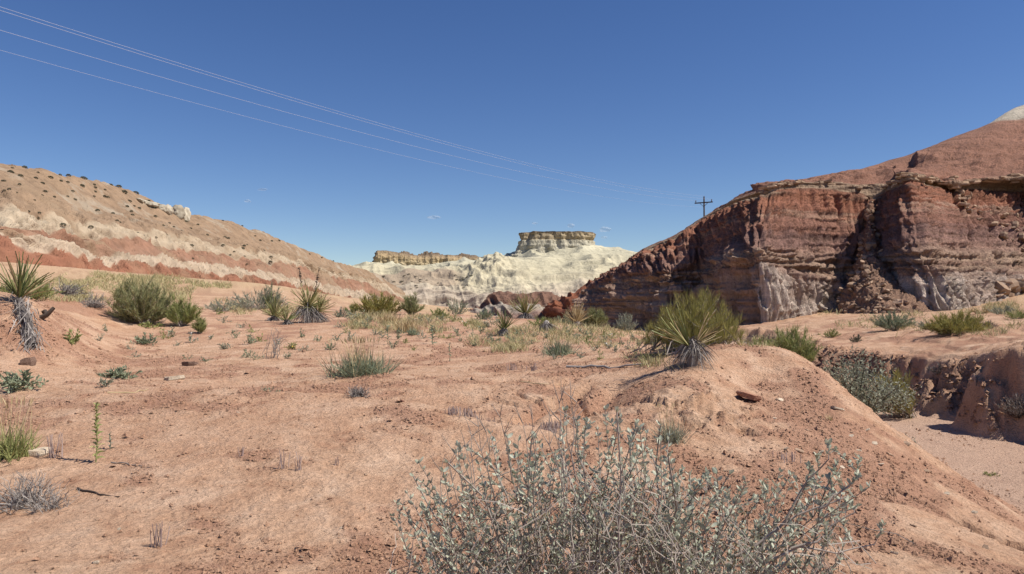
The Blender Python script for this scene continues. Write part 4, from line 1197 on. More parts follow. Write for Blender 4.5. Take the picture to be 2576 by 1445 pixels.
def stick(name, pts, r, label, mat=M_DEAD, cat="stick"):
    w = [hit(*q) for q in pts]
    o0 = w[0].copy()
    Q = lin(np.array([v - o0 + [0, 0, r * .8] for v in w]), np.linspace(0, len(w) - 1, 3 * len(w)))[None]
    Q[0, 1:-1] += RNG.normal(size=Q[0, 1:-1].shape) * r * .6
    o = obj(name, MB().add(tubes(Q, r, r * .5, 6)).mesh(name, mat, True), None, tuple(o0))
    return tag(o, label, cat, "sticks on the ground")
stick("fallen_branch", [(1425, 928), (1500, 926), (1560, 928), (1630, 920)], .022, "long fallen branch lying left of the mound yucca", M_DEAD)
stick("fallen_branch", [(270, 990), (330, 986), (372, 978)], .010, "pale thin stick lying on the left sand", M_STRAW)
stick("fallen_branch", [(195, 1225), (250, 1240), (300, 1248)], .009, "dark bent twig right of the tangled dead shrub", M_BARK)
stick("fallen_branch", [(280, 1160), (330, 1170), (378, 1180)], .006, "thin grey twig right of the tall leafy weed", M_DEAD)
stick("fallen_branch", [(1310, 968), (1370, 972), (1410, 965)], .007, "pale thin twig right of the big grass clump", M_STRAW)

# ------------------------------------------------------------------ leafy weeds
def weed(px, py, wpx, hpx, label, group="low leafy weeds", leaf=M_BLUEG, n=10, per=14, name="weed", lw=.4, flower=None):
    p = hit(px, py); s = S_(p)
    root = empty(name, p, label, "weed", group)
    w, h = wpx * s, hpx * s
    D = fan(n, math.radians(80), .6)
    A = np.zeros((n, 3)); A[:, 2] = -.01
    R = A + D * [w * .5, w * .5, h] * (.7 + .35 * RNG.random((n, 1)))
    Q = curve_paths(A, R, np.full(n, .2), 4, .05)
    obj("stems", MB().add(tubes(Q, max(.0025, .5 * s), .0015)).mesh("stems", leaf), root)
    k = n * per
    i = RNG.integers(0, n, k); pp, d = at_path(Q, i, .15 + .85 * RNG.random(k))
    dd = unit(d * .6 + RNG.normal(size=(k, 3)) * .6 + [0, 0, .25])
    L = max(h, w * .5) * .24
    m = MB().add(leaves(pp, dd, L * (.6 + .6 * RNG.random(k)), L * lw))
    tag(obj("leaves", m.mesh("leaves", leaf), root), kind="stuff")
    if flower is not None:
        f = MB().add(leaves(pp[:5] + [0, 0, h * .2], RNG.normal(size=(5, 3)), .035, .03, 0))
        tag(obj("flowers", f.mesh("flowers", flower), root), kind="stuff")
    return root
weed(48, 985, 130, 50, "wide dark green weed at the left edge on the sand slope", leaf=M_BLUEG, n=22, per=18)
weed(300, 948, 110, 26, "flat blue green weed patch, upper of two left of centre", n=20, per=16)
weed(266, 970, 60, 24, "rounded grey green weed just below the flat weed patch", leaf=M_SAGE, n=14, per=16)
weed(574, 975, 44, 22, "leftmost green weed of three along the lobe edge", leaf=M_FRESH, n=12, per=12)
weed(618, 980, 54, 18, "grey green weed in the middle of three along the lobe edge", leaf=M_SAGE, n=12, per=12)
weed(678, 978, 60, 34, "tallest green weed of three along the lobe edge", leaf=M_BLUEG, n=12, per=12)
weed(186, 870, 62, 38, "fresh green weed right below the hanging yucca trunk", leaf=M_FRESH, n=14, per=14)
weed(360, 868, 86, 24, "spreading blue green weed below the biggest green shrub", n=18, per=14)
weed(380, 826, 76, 14, "flat green weed in the shade of the biggest green shrub", leaf=M_FRESH, n=14, per=10)
weed(735, 882, 46, 26, "green weed right of the pale bare dead weed", leaf=M_FRESH, n=10, per=12, flower=M_YEL)
weed(832, 885, 40, 26, "dark green weed left above the big grass clump", n=10, per=12)
weed(520, 916, 40, 14, "small weed near the dark flat stone", n=8, per=10)
weed(562, 880, 50, 20, "dry looking grey weed left of the pale dead weed", leaf=M_SAGE, n=12, per=10)
weed(630, 868, 36, 28, "blue green weed above the grey dry weed", n=10, per=12)
weed(1240, 862, 50, 26, "dark leafy weed left of the yucca with grey trunk", n=10, per=12, flower=M_YEL)
weed(2180, 1172, 0.1 + 50, 10, "bright green sprout alone on the wash slope", leaf=M_FRESH, n=10, per=10) if False else None
weed(2492, 1195, 46, 12, "lone green sprout on the bare wash floor", leaf=M_FRESH, n=12, per=10)
def tall_weed(px, py, hpx, label, n=34, leaf=M_FRESH, lpx=22):
    p = hit(px, py); s = S_(p); h = hpx * s
    root = empty("tall_weed", p, label, "weed", "single stemmed leafy weeds")
    Q = np.array([[(0, 0, -.01), (.01, 0, h * .35), (-.008, .01, h * .7), (0, 0, h)]])
    obj("stem", MB().add(tubes(Q, .006, .003, 5)).mesh("stem", leaf, True), root)
    t = np.linspace(.08, 1, n); pp, d = at_path(Q, np.zeros(n, int), np.clip(t, 0, .999))
    a = np.arange(n) * 2.4
    dd = unit(np.stack([np.cos(a), np.sin(a), .55 + .8 * t], -1))
    V, Fq, R = ribbons(pp, dd, lpx * s * (1.1 - .5 * t) * 1.2, lpx * s * .28, .5, 3, taper=.5)
    for k in range(n):                     # every long leaf is a part
        me = mesh_arrays("leaf", V[k * 8:(k + 1) * 8], [Fq[k * 3:(k + 1) * 3] - k * 8], False, [leaf], attrs={"rnd": R[k * 8:(k + 1) * 8]})
        obj("leaf", me, root)
    return root
tall_weed(241, 1162, 146, "tall single stemmed leafy weed standing alone at left", 40)
tall_weed(975, 872, 46, "upright leafy weed right of the blond seed stalks", 18, M_BLUEG, 14)
tall_weed(1087, 868, 46, "upright leafy weed in the centre of the flat", 18, M_BLUEG, 14)
tall_weed(1131, 908, 44, "thin leafy weed with a shadow on the bare centre sand", 14, M_BLUEG, 10)
tall_weed(300 - 24, 1128, 40, "small greyish sprout beside the tall leafy weed", 12, M_SAGE, 14)

# scattered small weeds over the flat
G5 = "small weeds scattered over the flat"
SW = [(440,845),(480,862),(530,858),(590,850),(610,825),(560,812),(545,795),(640,835),(660,860),(615,905),(640,912),(720,905),(770,890),(800,860),(870,838),(880,855),(920,828),(945,842),(965,850),(1000,852),(1015,868),(1060,850),(1100,838),(1120,852),(1150,842),(1165,860),(1185,845),(1195,870),(1210,840),(1225,852),(1290,860),(1310,868),(1335,862),(1345,845),(1310,842),(1370,850),(1480,870),(1500,882),(1520,860),(1535,878),(1550,892),(1560,868),(1580,880),(1600,895),(1590,860),(1605,872),(1520,845),(1540,850),(1490,850),(1625,905),(1640,895),(1460,905),(1510,905),(1050,810),(1080,815),(1110,808),(1140,812),(1170,820),(1200,822),(880,812),(905,806),(930,812),(860,825),(895,822),(1250,815),(1230,826),(990,880),(1040,885),(450,870),(330,880),(410,850),(340,905),(700,870),(760,846),(845,858),(1395,905),(1430,845),(1450,855),(1470,842),(545,775),(590,772),(505,780),(470,905),(250,860),(270,835)]
for (x, y) in SW:
    ci = random.choice([0, 1, 2, 2, 0])
    kind = [M_BLUEG, M_FRESH, M_SAGE][ci]; cw = ["blue green", "fresh green", "grey green"][ci]
    fl = random.random() < .12
    zone = ("left of the yucca clump" if x < 660 else "around the foot of the yucca clump" if x < 850 else "below the wide olive shrub" if x < 1080 else "in the middle of the flat" if x < 1240 else "among the yuccas right of the middle" if x < 1460 else "on the sand before the shaded cliff")
    dep = "near" if y > 868 else "farther" if y > 835 else "farthest"
    weed(x + random.uniform(-3, 3), y + random.uniform(-2, 2), random.uniform(26, 54), random.uniform(15, 30),
         "small %s %sweed %s, %s row" % (cw, "white flowered " if fl else "", zone, dep), G5, kind, 7, 8, flower=M_FLOW if fl else None)

# ground-hugging grass haze on the flat's far edge
def grass_field():
    B = []; H = []
    regs = [((860, 1240), (785, 845), 1700), ((1180, 1660), (805, 890), 2100), ((60, 600), (690, 760), 3400), ((470, 900), (745, 800), 1300), ((1560, 1700), (840, 930), 260), ((2060, 2570), (785, 850), 700), ((2480, 2576), (765, 800), 350), ((1860, 1960), (850, 880), 120)]
    for (x0, x1), (y0, y1), n in regs:
        gx = RNG.uniform(x0, x1, n); gy = RNG.uniform(y0, y1, n)
        cl = fbm2(gx * .02, gy * .05, 3, 501)
        for x, y, c in zip(gx, gy, cl):
            ed = min((x - x0) / (x1 - x0), (x1 - x) / (x1 - x0), .3) / .3 * min((y - y0) / (y1 - y0) * 2, (y1 - y) / (y1 - y0) * 2, .6) / .6
            if c < .25 - .55 * ed: continue
            p = _fasthit(x, y)
            if p is None or p[1] > 60: continue
            B.append(p); H.append((.6 + .8 * random.random()) * (.14 + .1 * (c > .2)) * (1 + max(0, p[1] - 18) / 28))
    B = np.array(B); H = np.array(H)
    k = 5
    Bb = np.repeat(B, k, 0) + RNG.normal(size=(len(B) * k, 3)) * [.07, .07, 0]
    D = fan(len(Bb), math.radians(45), .7)
    m = MB().add(ribbons(Bb, D, np.repeat(H, k) * (.6 + .6 * RNG.random(len(Bb))), .010 * np.clip(Bb[:, 1] / 16, 1, 3), .3, 2))
    return m
_gz = {}
_zx, _zy, _zz2 = project(np.stack([GX, GY, GZ], -1)[:560, 60:-60])
def _fasthit(px, py):
    r = ray(px, py); r = r / r[1]
    d = np.geomspace(8, 80, 60)
    q = _C + r[None] * d[:, None]
    th_ = np.degrees(np.arctan2(q[:, 0], q[:, 1])); rr2 = np.hypot(q[:, 0], q[:, 1])
    ci = np.clip(np.interp(th_, th, np.arange(len(th))).round().astype(int), 0, len(th) - 1)
    ri = np.clip(np.interp(rr2, rr_, np.arange(len(rr_))), 0, len(rr_) - 2); r0 = ri.astype(int); fr = ri - r0
    g = GZ[r0, ci] * (1 - fr) + GZ[r0 + 1, ci] * fr
    b = q[:, 2] - g
    if not (b < 0).any() or b[0] < 0: return None
    i = int(np.argmax(b < 0)); t = b[i - 1] / (b[i - 1] - b[i])
    return q[i - 1] * (1 - t) + q[i] * t
gm = grass_field().mesh("dry_grass", mat_leafy("dry_grass_blend", (.30, .28, .13), (.58, .50, .28), .8, .2))
tag(obj("dry_grass", gm), "sparse dry grass growing along the back of the flat", "grass", kind="stuff")

# ------------------------------------------------------------------ front bush with silvery leaves
BUSH = U(1560, 1445, 3.05); BUSH[2] = float(ground_z(BUSH[0:1], BUSH[1:2])[0])
bush = empty("buffaloberry_bush", BUSH, "large silvery leaved twiggy bush filling the bottom foreground", "shrub")
env_x = [975, 1010, 1060, 1110, 1160, 1200, 1260, 1320, 1380, 1420, 1470, 1520, 1560, 1595, 1640, 1690, 1720, 1760, 1800, 1860, 1920, 1960, 2010, 2060, 2100, 2160, 2180]
env_y = [1270, 1240, 1170, 1165, 1110, 1110, 1075, 1090, 1070, 1020, 1060, 1060, 1040, 1010, 1075, 1085, 1130, 1210, 1180, 1180, 1165, 1180, 1250, 1200, 1160, 1200, 1330]
LP, LD, LS = [], [], []      # leaf base, direction, size
stem_paths, stem_r = [], []
def add_stem(tip, root, bow, leafy, k=7, r=.0045, lstart=.45, nl=16, ls=.026):
    A = np.array([root]); B = np.array([tip])
    Q = curve_paths(A, B, np.array([bow]), k, .018)
    stem_paths.append(Q[0]); stem_r.append(r)
    if leafy:
        t = lstart + (1 - lstart) * np.linspace(0, 1, nl) ** .8
        pp, d = at_path(Q, np.zeros(nl, int), np.clip(t, 0, .999))
        for j in range(nl):
            for q in range(2 if j < nl - 2 else 3):
                a = random.random() * 6.28
                v = unit(d[j] * random.uniform(.35, .95) + .8 * np.array([math.cos(a), math.sin(a), random.uniform(-.1, .5)]))
                LP.append(pp[j]); LD.append(v); LS.append(ls * random.uniform(.6, 1.25))
    return Q[0]
rngb = random.Random(5)
for k in range(150):
    tx = 985 + (2165 - 985) * (k + rngb.random()) / 150
    ey = np.interp(tx, env_x, env_y)
    lvl = rngb.random() ** 1.6
    ty = ey + lvl * 300
    d = rngb.uniform(2.65, 3.55)
    tip = U(tx, ty, d) - BUSH
    rx = (tx - 1560) / F * d
    thick = .0075 if k % 6 == 0 else .004
    root = np.array([rx * .45 + rngb.gauss(0, .12), rngb.gauss(0, .16), 0.0])
    if tx > 1990:
        if rngb.random() < .35: continue
    q = add_stem(tip, root, rngb.uniform(-.15, .05), True, 7, thick, .42 if lvl < .4 else .5, 18, .0265)
    for j in range(rngb.randint(1, 3)):       # side shoots
        i = rngb.randint(3, 5); b0 = q[i]
        dv = np.array([rngb.gauss(0, .09), rngb.gauss(0, .07), rngb.uniform(.08, .2)])
        if project((b0 + dv + BUSH)[None])[1][0] < np.interp(tx, env_x, env_y) - 5: dv[2] *= .3
        add_stem(b0 + dv, b0, 0, True, 4, .0025, .35, 8, .021)
# the long right-hand branch
for pts in ([(1850, 1400), (1960, 1330), (2060, 1280), (2130, 1250)], [(1950, 1340), (1985, 1290), (2040, 1210), (2085, 1155)], [(2060, 1280), (2110, 1245), (2160, 1195)], [(1990, 1380), (2080, 1350), (2150, 1290)], [(1900, 1420), (2020, 1380), (2100, 1390), (2200, 1370)]):
    w = np.array([U(x, y, 3.0) - BUSH for x, y in pts])
    q = lin(w, np.linspace(0, len(w) - 1, 7)); q[1:-1] += RNG.normal(size=(5, 3)) * .008
    stem_paths.append(q); stem_r.append(.006)
    for i in (3, 4, 5, 6):
        add_stem(q[i] + np.array([rngb.gauss(0, .05), rngb.gauss(0, .04), rngb.uniform(.03, .09)]), q[i], 0, True, 4, .002, .3, 7, .024)
# seed-head antlers, bare
for k in range(16):
    tx = rngb.uniform(1090, 1450); ty = np.interp(tx, env_x, env_y) - rngb.uniform(-25, 30)
    d = rngb.uniform(2.7, 3.3); tip = U(tx, ty, d) - BUSH; base = U(tx + rngb.uniform(-10, 60), ty + rngb.uniform(120, 260), d) - BUSH
    q = add_stem(tip, base, 0, False, 5, .0028)
    for j in range(4):
        add_stem(q[3 + (j > 1)] + np.array([rngb.uniform(-.07, .07), rngb.uniform(-.03, .03), rngb.uniform(.03, .09)]), q[3 + (j > 1)], 0, False, 3, .002)
m = MB()
for kk in sorted({len(q) for q in stem_paths}):
    sel = [i for i, q in enumerate(stem_paths) if len(q) == kk]
    m.add(tubes(np.array([stem_paths[i] for i in sel]), np.array([stem_r[i] for i in sel]), np.array([stem_r[i] * .4 for i in sel]), 5))
tag(obj("branches", m.mesh("branches", M_TWIG, True), bush), kind="stuff")
# tangle of fine dry twigs low in the bush
n = 1100
tx = np.clip(RNG.normal(1640, 270, n), 1000, 2080); ty = np.interp(tx, env_x, env_y) + 70 + RNG.random(n) ** .6 * 330
dp = RNG.uniform(2.6, 3.6, n)
B1 = np.array([U(a, b, c) for a, b, c in zip(tx, ty, dp)]) - BUSH
Dv = RNG.normal(size=(n, 3)) * [.13, .10, .12]; Dv[:, 2] = np.abs(Dv[:, 2]) + .05
Q = curve_paths(B1 - Dv, B1, RNG.normal(size=n) * .2, 5, .05)
tag(obj("dry_twigs", MB().add(tubes(Q, .0022, .0012, 3)).mesh("dry_twigs", M_TWIG), bush), kind="stuff")
n2 = 4200
i = RNG.integers(0, n, n2); pp, d = at_path(Q, i, RNG.random(n2))
keep = (project(pp + BUSH)[1] > 1230)
pp, d = pp[keep], d[keep]
tag(obj("small_leaves", MB().add(leaves(pp, unit(d * .4 + RNG.normal(size=d.shape) * .7), .012 + .010 * RNG.random(len(pp)), .009)).mesh("small_leaves", M_BUFFD), bush), kind="stuff")
# silvery leaves: the 300 largest in view are parts, the rest one part
LP, LD, LS = np.array(LP), np.array(LD), np.array(LS)
gx_, gy_, gz_ = project(LP + BUSH)
show = LS / gz_ * ((gy_ < 1440) & (gx_ > 0) & (gx_ < 2576))
order = np.argsort(-show)
def oval_leaf(mat, k):
    t = np.array([0, .25, .55, .82, 1.0]); w = np.array([.06, .42, .5, .34, .04]) * [.9, .75, 1.05][k] * .52
    V = []
    for a, b in zip(t, w):
        V += [(-b, .18 * b + .12 * a * a, a), (0, -.05 + .12 * a * a, a), (b, .18 * b + .12 * a * a, a)]
    ii = np.arange(4)[:, None] * 3
    return mesh_arrays("leaf", np.array(V), [np.concatenate([ii + [[0, 1, 4, 3]], ii + [[1, 2, 5, 4]]])], True, [mat], attrs={"rnd": np.full(15, .3 * k)})
OL = [oval_leaf(M_BUFF, k) for k in range(3)]
for k in order[:300]:
    o = bpy.data.objects.new("leaf", OL[k % 3]); COL.objects.link(o); o.parent = bush
    o.location = LP[k]; o.rotation_mode = 'QUATERNION'
    o.rotation_quaternion = Vector(LD[k]).to_track_quat('Z', 'Y') @ Euler((0, 0, random.random() * 6.28)).to_quaternion()
    o.scale = (LS[k],) * 3
rest = order[300:]
tpl = [np.array([v.co[:] for v in me.vertices]) for me in OL]
fcs = np.array([list(pl.vertices) for pl in OL[0].polygons])
nl = len(rest); Z_ = LD[rest]; ref = RNG.normal(size=(nl, 3)); X_ = unit(np.cross(Z_, ref)); Y_ = np.cross(Z_, X_)
VV = []; ch = np.arange(nl) % 3
Tm = np.stack(tpl)[ch]
V = LP[rest][:, None] + LS[rest][:, None, None] * (Tm[..., 0:1] * X_[:, None] + Tm[..., 1:2] * Y_[:, None] + Tm[..., 2:3] * Z_[:, None])
Fq = (np.arange(nl) * 15)[:, None, None] + fcs[None]
me = mesh_arrays("leaf_mass", V.reshape(-1, 3), [Fq.reshape(-1, 4)], True, [M_BUFF], attrs={"rnd": np.repeat(RNG.random(nl), 15)})
tag(obj("leaf_mass", me, bush), kind="stuff")
# ------------------------------------------------------------------ stones and rubble
M_TAN = mat_rock("tan_sandstone", (.28, .185, .125), (.44, .31, .215), 2)
M_PALE = mat_rock("pale_stone", (.48, .38, .27), (.66, .55, .42), 6)
M_DKST = mat_rock("dark_stone", (.12, .075, .055), (.24, .16, .12), 8)
M_REDR = mat_rock("red_crust", (.22, .11, .075), (.36, .19, .125), 5)
def slab_mesh(name, seed, mat, flat=.28):
    r = np.random.default_rng(seed)
    k = 7
    a = np.sort(r.random(k) * .5 + np.arange(k)) / k * 2 * np.pi
    rad = .75 + .4 * r.random(k)
    top = np.stack([np.cos(a) * rad, np.sin(a) * rad * .75, np.full(k, flat) + r.normal(size=k) * .05], -1)
    mid = top * [1.08, 1.08, 0] + [0, 0, 0]
    bot = top * [.9, .9, 0] + [0, 0, -flat]
    V = np.concatenate([bot, mid + r.normal(size=mid.shape) * .05, top, [[0, 0, flat * 1.1]], [[0, 0, -flat]]])
    i = np.arange(k); j = (i + 1) % k
    q = np.concatenate([np.stack([i, j, j + k, i + k], -1), np.stack([i + k, j + k, j + 2 * k, i + 2 * k], -1)])
    t = np.concatenate([np.stack([i + 2 * k, j + 2 * k, np.full(k, 3 * k)], -1), np.stack([j, i, np.full(k, 3 * k + 1)], -1)])
    return mesh_arrays(name, V, [q, t], False, [mat])
def stone(px, py, wpx, label, mat=M_PALE, flat=.28, name="stone", group="stones lying on the ground", rot=None, tilt=.1, seed=None, sx=1.0):
    p = hit(px, py); s = S_(p)
    o = obj(name, slab_mesh(name, seed or int(px * 7 + py), mat, flat))
    w = wpx * s * .5
    o.location = (p[0], p[1], p[2] + w * flat * .35)
    o.scale = (w * sx, w, w); o.rotation_euler = (random.gauss(0, tilt), random.gauss(0, tilt), random.random() * 6.28 if rot is None else rot)
    return tag(o, label, "stone", group, kind="thing")
stone(436, 956, 42, "pale flat slab with dark underside on the left sand", M_PALE, .3, rot=.1, sx=1.1)
stone(480, 924, 40, "dark flat stone behind the pale slab", M_DKST, .28, rot=0)
stone(72, 916, 34, "dark lumpy clod on the left sand bank", M_DKST, .6)
stone(95, 1142, 56, "whitish stone behind the left grass clump", M_PALE, .4)
stone(240, 1412, 22, "small white chip near the bottom left", M_PALE, .3)
hs_ = stone(1886, 1010, 56, "red crust slab roofing the dark hole in the mound", M_REDR, .22, rot=.2, sx=1.2)
hs_.rotation_euler = (.1, .28, .2); hs_.location.z += .05
MS = [(1962, 1006, 22), (2105, 1022, 36), (2010, 1140, 26), (1975, 1142, 20), (2065, 1138, 20), (2140, 1090, 18), (2180, 1075, 18), (2200, 1110, 24), (1830, 1200, 24), (2280, 1112, 30), (2050, 1235, 30), (2090, 1262, 26), (2215, 1165, 20), (2240, 1140, 20), (1690, 1172, 18), (2120, 1180, 22), (2030, 1085, 14), (1950, 1060, 12), (2330, 1180, 22), (2160, 1130, 16)]
for x, y, w in MS:
    stone(x, y, w, "%s sandstone flake on the %s mound slope" % ("broad pale" if w > 23 else "small pale", "upper" if y < 1050 else "middle" if y < 1150 else "lower"), M_PALE if random.random() < .6 else M_TAN, .16, "sandstone_flake", "pale flakes on the mound slope", tilt=.2)
for x, y, w in [(1012, 1028, 9), (920, 1200, 8), (1500, 1048, 16), (1560, 1052, 14), (600, 1040, 7), (690, 1120, 7), (830, 1260, 9), (450, 1150, 7), (540, 1300, 9), (300, 1330, 8), (760, 1390, 10), (980, 1390, 9), (860, 1330, 8), (1355, 1330, 12), (2450, 1290, 14), (2380, 1240, 12), (2480, 1390, 14), (2300, 1340, 12), (2250, 1400, 14)]:
    stone(x, y, w * 1.4, "small loose stone on the bare ground %s" % ("beyond the lobe edge" if y < 1060 else "in the left foreground" if x < 700 else "left of the front bush" if x < 1100 else "behind the front bush" if x < 1600 else "right of the front bush"), random.choice([M_PALE, M_TAN, M_REDR]), .3, "pebble", "pebbles on the bare front ground", tilt=.3)

# rubble slabs in the two chutes of the cliff
SLABS = [slab_mesh("sandstone_rock", 900 + k, M_TAN, [.18, .28, .4, .22, .5][k % 5]) for k in range(10)]
def rubble(px, py, wpx, label, group, fan_=False):
    q, k = on_loft(FAN_P, _fpx, _fpy, px, py) if fan_ else on_loft(CLIFF_P, _cpx, _cpy, px, py, CLIFF_T < 3.2)
    s = q[1] / F
    o = bpy.data.objects.new("sandstone_rock", random.choice(SLABS)); COL.objects.link(o)
    w = wpx * s * .5
    o.location = q + np.array([0, -.2 * w, .25 * w]); o.scale = (w, w * random.uniform(.7, 1.1), w)
    o.rotation_euler = (random.gauss(.35, .35), random.gauss(0, .35), random.random() * 6.28)
    return tag(o, label, "rock", group, kind="thing")
rb = random.Random(3)
cx_ = [(486, 2184, 8), (566, 2192, 12), (643, 2176, 28), (700, 2170, 52), (740, 2185, 80), (790, 2220, 110)]
for k in range(150):
    y = 495 + 300 * rb.random() ** .6
    c = np.interp(y, [a[0] for a in cx_], [a[1] for a in cx_]); w = np.interp(y, [a[0] for a in cx_], [a[2] for a in cx_])
    rubble(rb.gauss(c, w * .6), y, (wr := rb.choice([8, 9, 10, 12, 14, 16, 20, 26])) * (.75 if y < 620 else 1), "%s tan slab %s the rubble chute between the two cliff noses" % ("large" if wr > 18 else "middling" if wr > 11 else "small", "high in" if y < 620 else "halfway down" if y < 710 else "at the spread foot of"), "rubble in the left chute", True)
for k in range(80):
    t = rb.random()
    x = 2400 + 190 * t; y = 490 + 135 * t + rb.gauss(0, 10 + 26 * t)
    wr = rb.choice([8, 10, 12, 16, 20, 28])
    rubble(x, y, wr, "%s tan slab %s the rubble streak under the right caprock" % ("large" if wr > 18 else "middling" if wr > 11 else "small", "at the top of" if t < .33 else "midway in" if t < .66 else "at the low right end of"), "rubble in the right chute")
for k in range(14):
    rubble(rb.uniform(2500, 2590), rb.uniform(705, 765), rb.choice([20, 30, 44]), "large grey slab in the rock pile at the right cliff foot", "rock pile at the right cliff foot")

# caprock: blocks of the hard ledge are parts of the cliff
CAPS = [slab_mesh("caprock_block", 950 + k, mat_rock("caprock_sandstone_%d" % k, (.26, .17, .11), (.44, .31, .21), 1.2), [.22, .3, .38, .26][k % 4]) for k in range(4)]
edge = np.where((CLIFF_T[:, 0] > 3.55) & (CLIFF_T[:, 0] < 4.05))[0]
capc = int(np.argmax(_cpx[edge[0]] > 1905))
for k in range(92):
    c = int(capc + (CLIFF_P.shape[1] - capc - 20) * (k + rb.random() * .8) / 92); r_ = rb.choice(list(edge))
    q = CLIFF_P[r_, c]
    o = bpy.data.objects.new("caprock_block", CAPS[k % 4]); COL.objects.link(o); o.parent = cliff
    w = rb.uniform(.22, .5)
    o.location = q + np.array([0, .15, rb.uniform(-.1, .1)]); o.scale = (w * rb.uniform(.9, 1.7), w * .8, w * rb.uniform(.6, 1.0))
    o.rotation_euler = (rb.gauss(0, .08), rb.gauss(0, .08), rb.gauss(0, .5))

# crumbs of soil all over the near ground: nobody could count them
def crumbs(n, seed):
    r = np.random.default_rng(seed)
    u = r.uniform(-.72, .78, n); d = np.exp(r.uniform(math.log(3.6), math.log(17), n))
    x = u * d; y = d
    den = fbm2(x * .9, y * .9, 4, 601) + .55 * fbm2(x * 3.2, y * 3.2, 2, 605)
    mnd = np.exp(-(((x - 2.3) / 1.6) ** 2 + ((y - 8.0) / 1.6) ** 2)) * .5
    kp = r.random(n) < np.clip(.22 + den * 1.5 + mnd, .02, 1)
    x, y = x[kp], y[kp]; n = len(x)
    z = ground_z(x, y)
    ok = (ground_z.wash < .6) | (r.random(len(x)) < .3)
    x, y, z = x[ok], y[ok], z[ok]; n = len(x); cl = np.zeros(n)
    sz = .0045 + .014 * r.random(n) ** 2.6 + .014 * (r.random(n) < .015)
    sz = sz * (1 + .06 * (y - 4))
    # bigger clods on the cut banks of the wash
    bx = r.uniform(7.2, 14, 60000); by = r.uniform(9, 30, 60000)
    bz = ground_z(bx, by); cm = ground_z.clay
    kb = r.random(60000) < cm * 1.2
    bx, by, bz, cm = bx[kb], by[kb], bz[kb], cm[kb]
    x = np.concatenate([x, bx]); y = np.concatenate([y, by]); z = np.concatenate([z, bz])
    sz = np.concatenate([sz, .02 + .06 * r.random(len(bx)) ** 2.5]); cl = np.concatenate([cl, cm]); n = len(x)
    o = np.array([[1, 0, 0], [0, 1, 0], [-1, 0, 0], [0, -1, 0], [0, 0, .8], [0, 0, -.5]], float)
    V = o[None] * (1 + r.normal(size=(n, 6, 1)) * .25) + r.normal(size=(n, 6, 3)) * .18
    a = r.random(n) * 6.28; ca, sa = np.cos(a)[:, None], np.sin(a)[:, None]
    V = np.stack([V[..., 0] * ca - V[..., 1] * sa, V[..., 0] * sa + V[..., 1] * ca, V[..., 2]], -1)
    V = V * sz[:, None, None] + np.stack([x, y, z + sz * .2], -1)[:, None]
    f = np.array([[0, 1, 4], [1, 2, 4], [2, 3, 4], [3, 0, 4]])
    Fq = (np.arange(n) * 6)[:, None, None] + f[None]
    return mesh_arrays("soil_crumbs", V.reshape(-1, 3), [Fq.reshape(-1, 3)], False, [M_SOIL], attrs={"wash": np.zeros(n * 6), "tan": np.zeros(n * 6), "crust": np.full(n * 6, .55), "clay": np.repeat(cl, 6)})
tag(obj("soil_crumbs", crumbs(130000, 8)), "crumbled clods and grit strewn over the bare soil", "soil crumbs", kind="stuff")

# ------------------------------------------------------------------ shrubs dotted over the striped hillside
def blob_shrub(seed):
    r = np.random.default_rng(seed); n = 210
    D = unit(r.normal(size=(n, 3))); D[:, 2] = np.abs(D[:, 2])
    p = D * (.55 + .45 * r.random((n, 1)) ** .5) * [1, 1, .75]
    return MB().add(leaves(p * .85, unit(D + r.normal(size=(n, 3)) * .6), .34, .22, .2)).mesh("hillside_shrub", M_DARKSH)
HB = [blob_shrub(k) for k in range(5)]
HS = [(70,100,2),(145,125,1.5),(20,155,1.3),(145,165,1.1),(140,185,1),(175,65,1.5),(250,140,1.4),(300,175,1.3),(380,170,1.2),(350,135,1.7),(425,155,1.2),(470,165,1.2),(200,245,1.2),(320,235,1.2),(290,258,1.2),(380,268,1),(475,265,1),(525,290,1.2),(575,195,1.6),(580,140,1.6),(610,130,1),(660,185,1.1),(670,205,1),(735,220,1),(655,268,1.1),(665,235,1),(730,265,1.3),(510,225,1.2),(775,185,1.2),(830,200,1.6),(870,240,1.9),(950,240,1.7),(745,325,1.5),(790,385,1.1),(685,370,1.2),(895,335,1.1),(935,335,1),(975,350,1.1),(925,370,1),(930,395,1.1),(905,300,1.6),(1045,300,1.1),(1080,345,1.1),(1250,330,1),(1090,405,1.1),(1185,455,.9),(1220,480,.8),(1200,510,.9),(1270,508,.9),(1140,470,1),(1335,490,1),(1385,465,.9),(1305,440,.9),(970,525,1),(1000,540,.9),(1090,550,.9),(1160,530,.7),(820,435,1.1),(840,450,1),(435,465,1.4),(640,485,1.4),(210,440,1.5),(265,420,.8),(205,372,.9),(275,385,1.1),(1455,535,.9),(1395,590,1.3),(1345,605,1.1),(1410,595,1),(1565,605,1.1),(1575,560,1.3),(1600,560,1),(1630,585,.8),(1700,630,1.3),(1710,615,1),(1730,605,.7),(1695,470,.8),(1825,575,.9),(1905,580,.8),(1955,575,.9),(2010,605,.8),(1640,655,.7),(1615,678,.8),(1710,685,.8),(1895,690,1),(1900,725,1.1),(1180,668,.8),(1355,700,.9),(1595,715,.8),(1730,740,.7),(1455,645,.7),(1850,645,.8),(2170,670,.7),(2255,695,.7),(1560,435,.7),(1790,545,.7),(2345,705,.6),(90,70,1),(30,225,.9),(60,215,1),(480,120,1.2),(420,105,.9),(270,100,.9),(120,240,.8),(240,290,.8),(1115,300,.9),(760,270,1.1)]
